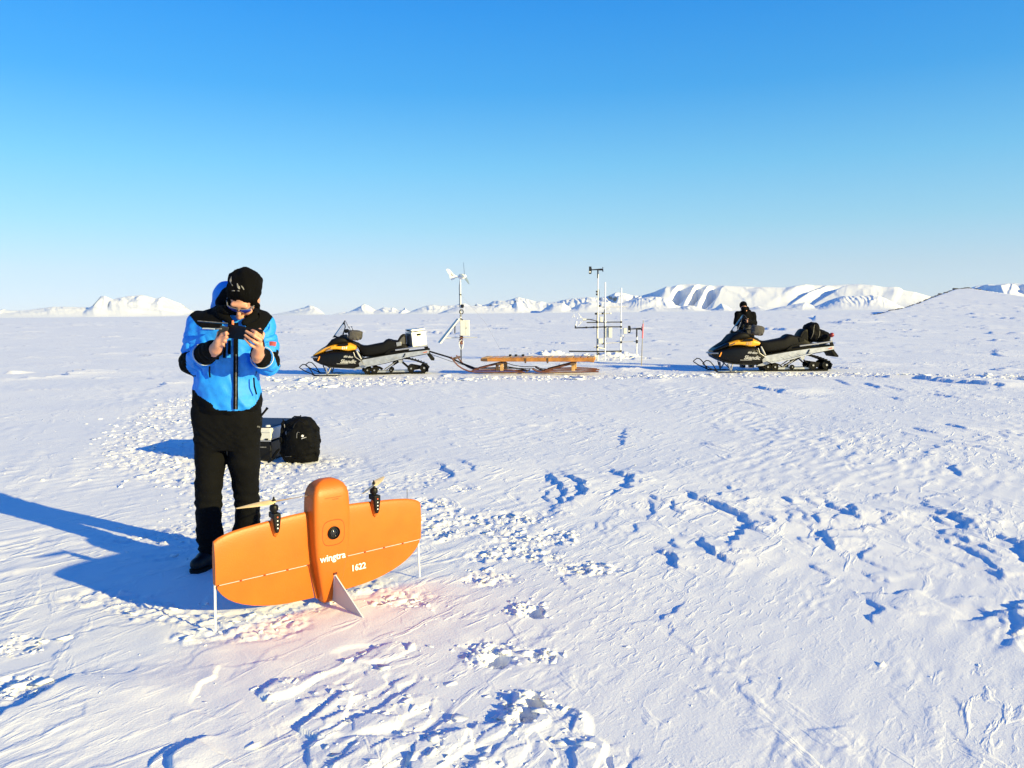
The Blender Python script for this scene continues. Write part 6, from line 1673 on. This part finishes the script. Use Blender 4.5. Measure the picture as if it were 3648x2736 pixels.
s1, s2 = P2(745, 275), P2(955, 275); e1, e2 = P2(720, 400, -.06), P2(965, 400, -.06); w1, w2 = P2(800, 380, -.27), P2(850, 370, -.28)
for a, b, c in ((s1, e1, w1), (s2, e2, w2)):
    F.chain([a, b, c], [.05, .04, .03], .02); d = (c - b) / np.linalg.norm(c - b)
    for q in range(4): F.chain([c, c + d * .05 + V3((0, 0, .022 - .015 * q)), c + d * .085 + V3((0, -.01, .02 - .015 * q)), c + d * .10 + V3((0, .02, .018 - .015 * q))], [.02, .012, .011, .009], .004)
    F.chain([c, c + V3((0, -.01, .045)), c + d * .04 + V3((0, 0, .06))], [.016, .013, .010], .006)
for sgn in (-1, 1): F.chain([V3((.03 + sgn * .09, 0, .90)), V3((.03 + sgn * .10, -.02, .48)), V3((.03 + sgn * .11, .0, .09)), V3((.03 + sgn * .12, -.16, .04))], [.085, .058, .042, .03], .02)
F.mesh('body', SKIN, p2)
F = Field((-.5, -.5, .7), (.5, .35, 1.62), .0125)
F.column([.78, .86, 1.0, 1.15, 1.28, 1.37, 1.43, 1.48], [P2(850, 300)[0]] * 8, [0] * 8, [.19, .20, .195, .20, .205, .19, .14, .07], [.14, .15, .145, .15, .14, .125, .10, .07], .04, 2.4)
for a, b, c in ((s1, e1, w1), (s2, e2, w2)): F.chain([a, b, c], [.085, .075, .055], .04)
F.ell(P2(885, 205, .09), (.065, .07, .095), None, .03)
F.chain([P2(790, 240, -.02), P2(850, 255, -.08), P2(905, 235, -.02)], [.045, .045, .045], .03)
F.warp(lambda p: .012 * noise3(p * 8, 3) + .005 * noise3(p * 22, 5))
F.mesh('jacket', BLACKC, p2)
F = Field((-.3, -.28, .03), (.4, .25, .98), .014)
for sgn in (-1, 1): F.chain([V3((.03 + sgn * .09, 0, .90)), V3((.03 + sgn * .105, -.01, .48)), V3((.03 + sgn * .115, .0, .10))], [.115, .085, .08], .03)
F.warp(lambda p: .008 * noise3(p * 9, 6)); F.mesh('trousers', TROUS, p2)
for sgn in (-1, 1):
    m = MB(); m.rings([[Vector((.03 + sgn * .115 + .055 * c * w, y, z0 + h * (s > 0))) for c, s in ((-1, -1), (1, -1), (1, 1), (-1, 1))] for y, w, z0, h in ((.09, .8, .0, .09), (.0, .95, .0, .11), (-.12, 1.0, .0, .075), (-.19, .7, .005, .05))]); m.build('boot', LEATHER, p2, 60, bevel=.01)
F = Field(tuple(hd - .2), tuple(hd + .2), .009)
F.ell(hd + V3((0, .01, .035)), (.098, .115, .105), None, .02); F.ell(hd + V3((0, -.12, -.075)), (.2, .12, .09), None, 0, 'sub'); F.ell(hd + V3((0, 0, -.16)), (.2, .2, .10), None, 0, 'sub')
F.mesh('hat', KNIT, p2)
F = Field(tuple(hd - .2), tuple(hd + .2), .009)
F.ell(hd + V3((0, -.055, -.062)), (.080, .090, .075), None, .01); F.mesh('neck_gaiter', BLACKC, p2)
# ------------------------------------------------------------------ thin haze over the plain
hz = MB(); hz.box((0, 0, 300), (30000, 30000, 640))
haze = hz.build('haze', [], None, 30)
HM = bpy.data.materials.new('thin_cold_air'); HM.use_nodes = True
_nt = HM.node_tree; _nt.nodes.clear(); _o = _nt.nodes.new('ShaderNodeOutputMaterial'); _v = _nt.nodes.new('ShaderNodeVolumePrincipled')
_v.inputs['Color'].default_value = (.55, .78, 1.0, 1); _v.inputs['Density'].default_value = HAZE_DENSITY = 1.5e-5; _v.inputs['Anisotropy'].default_value = 0.0
_nt.links.new(_v.outputs[0], _o.inputs['Volume'])
haze.data.materials.append(HM); tag(haze, kind='stuff')
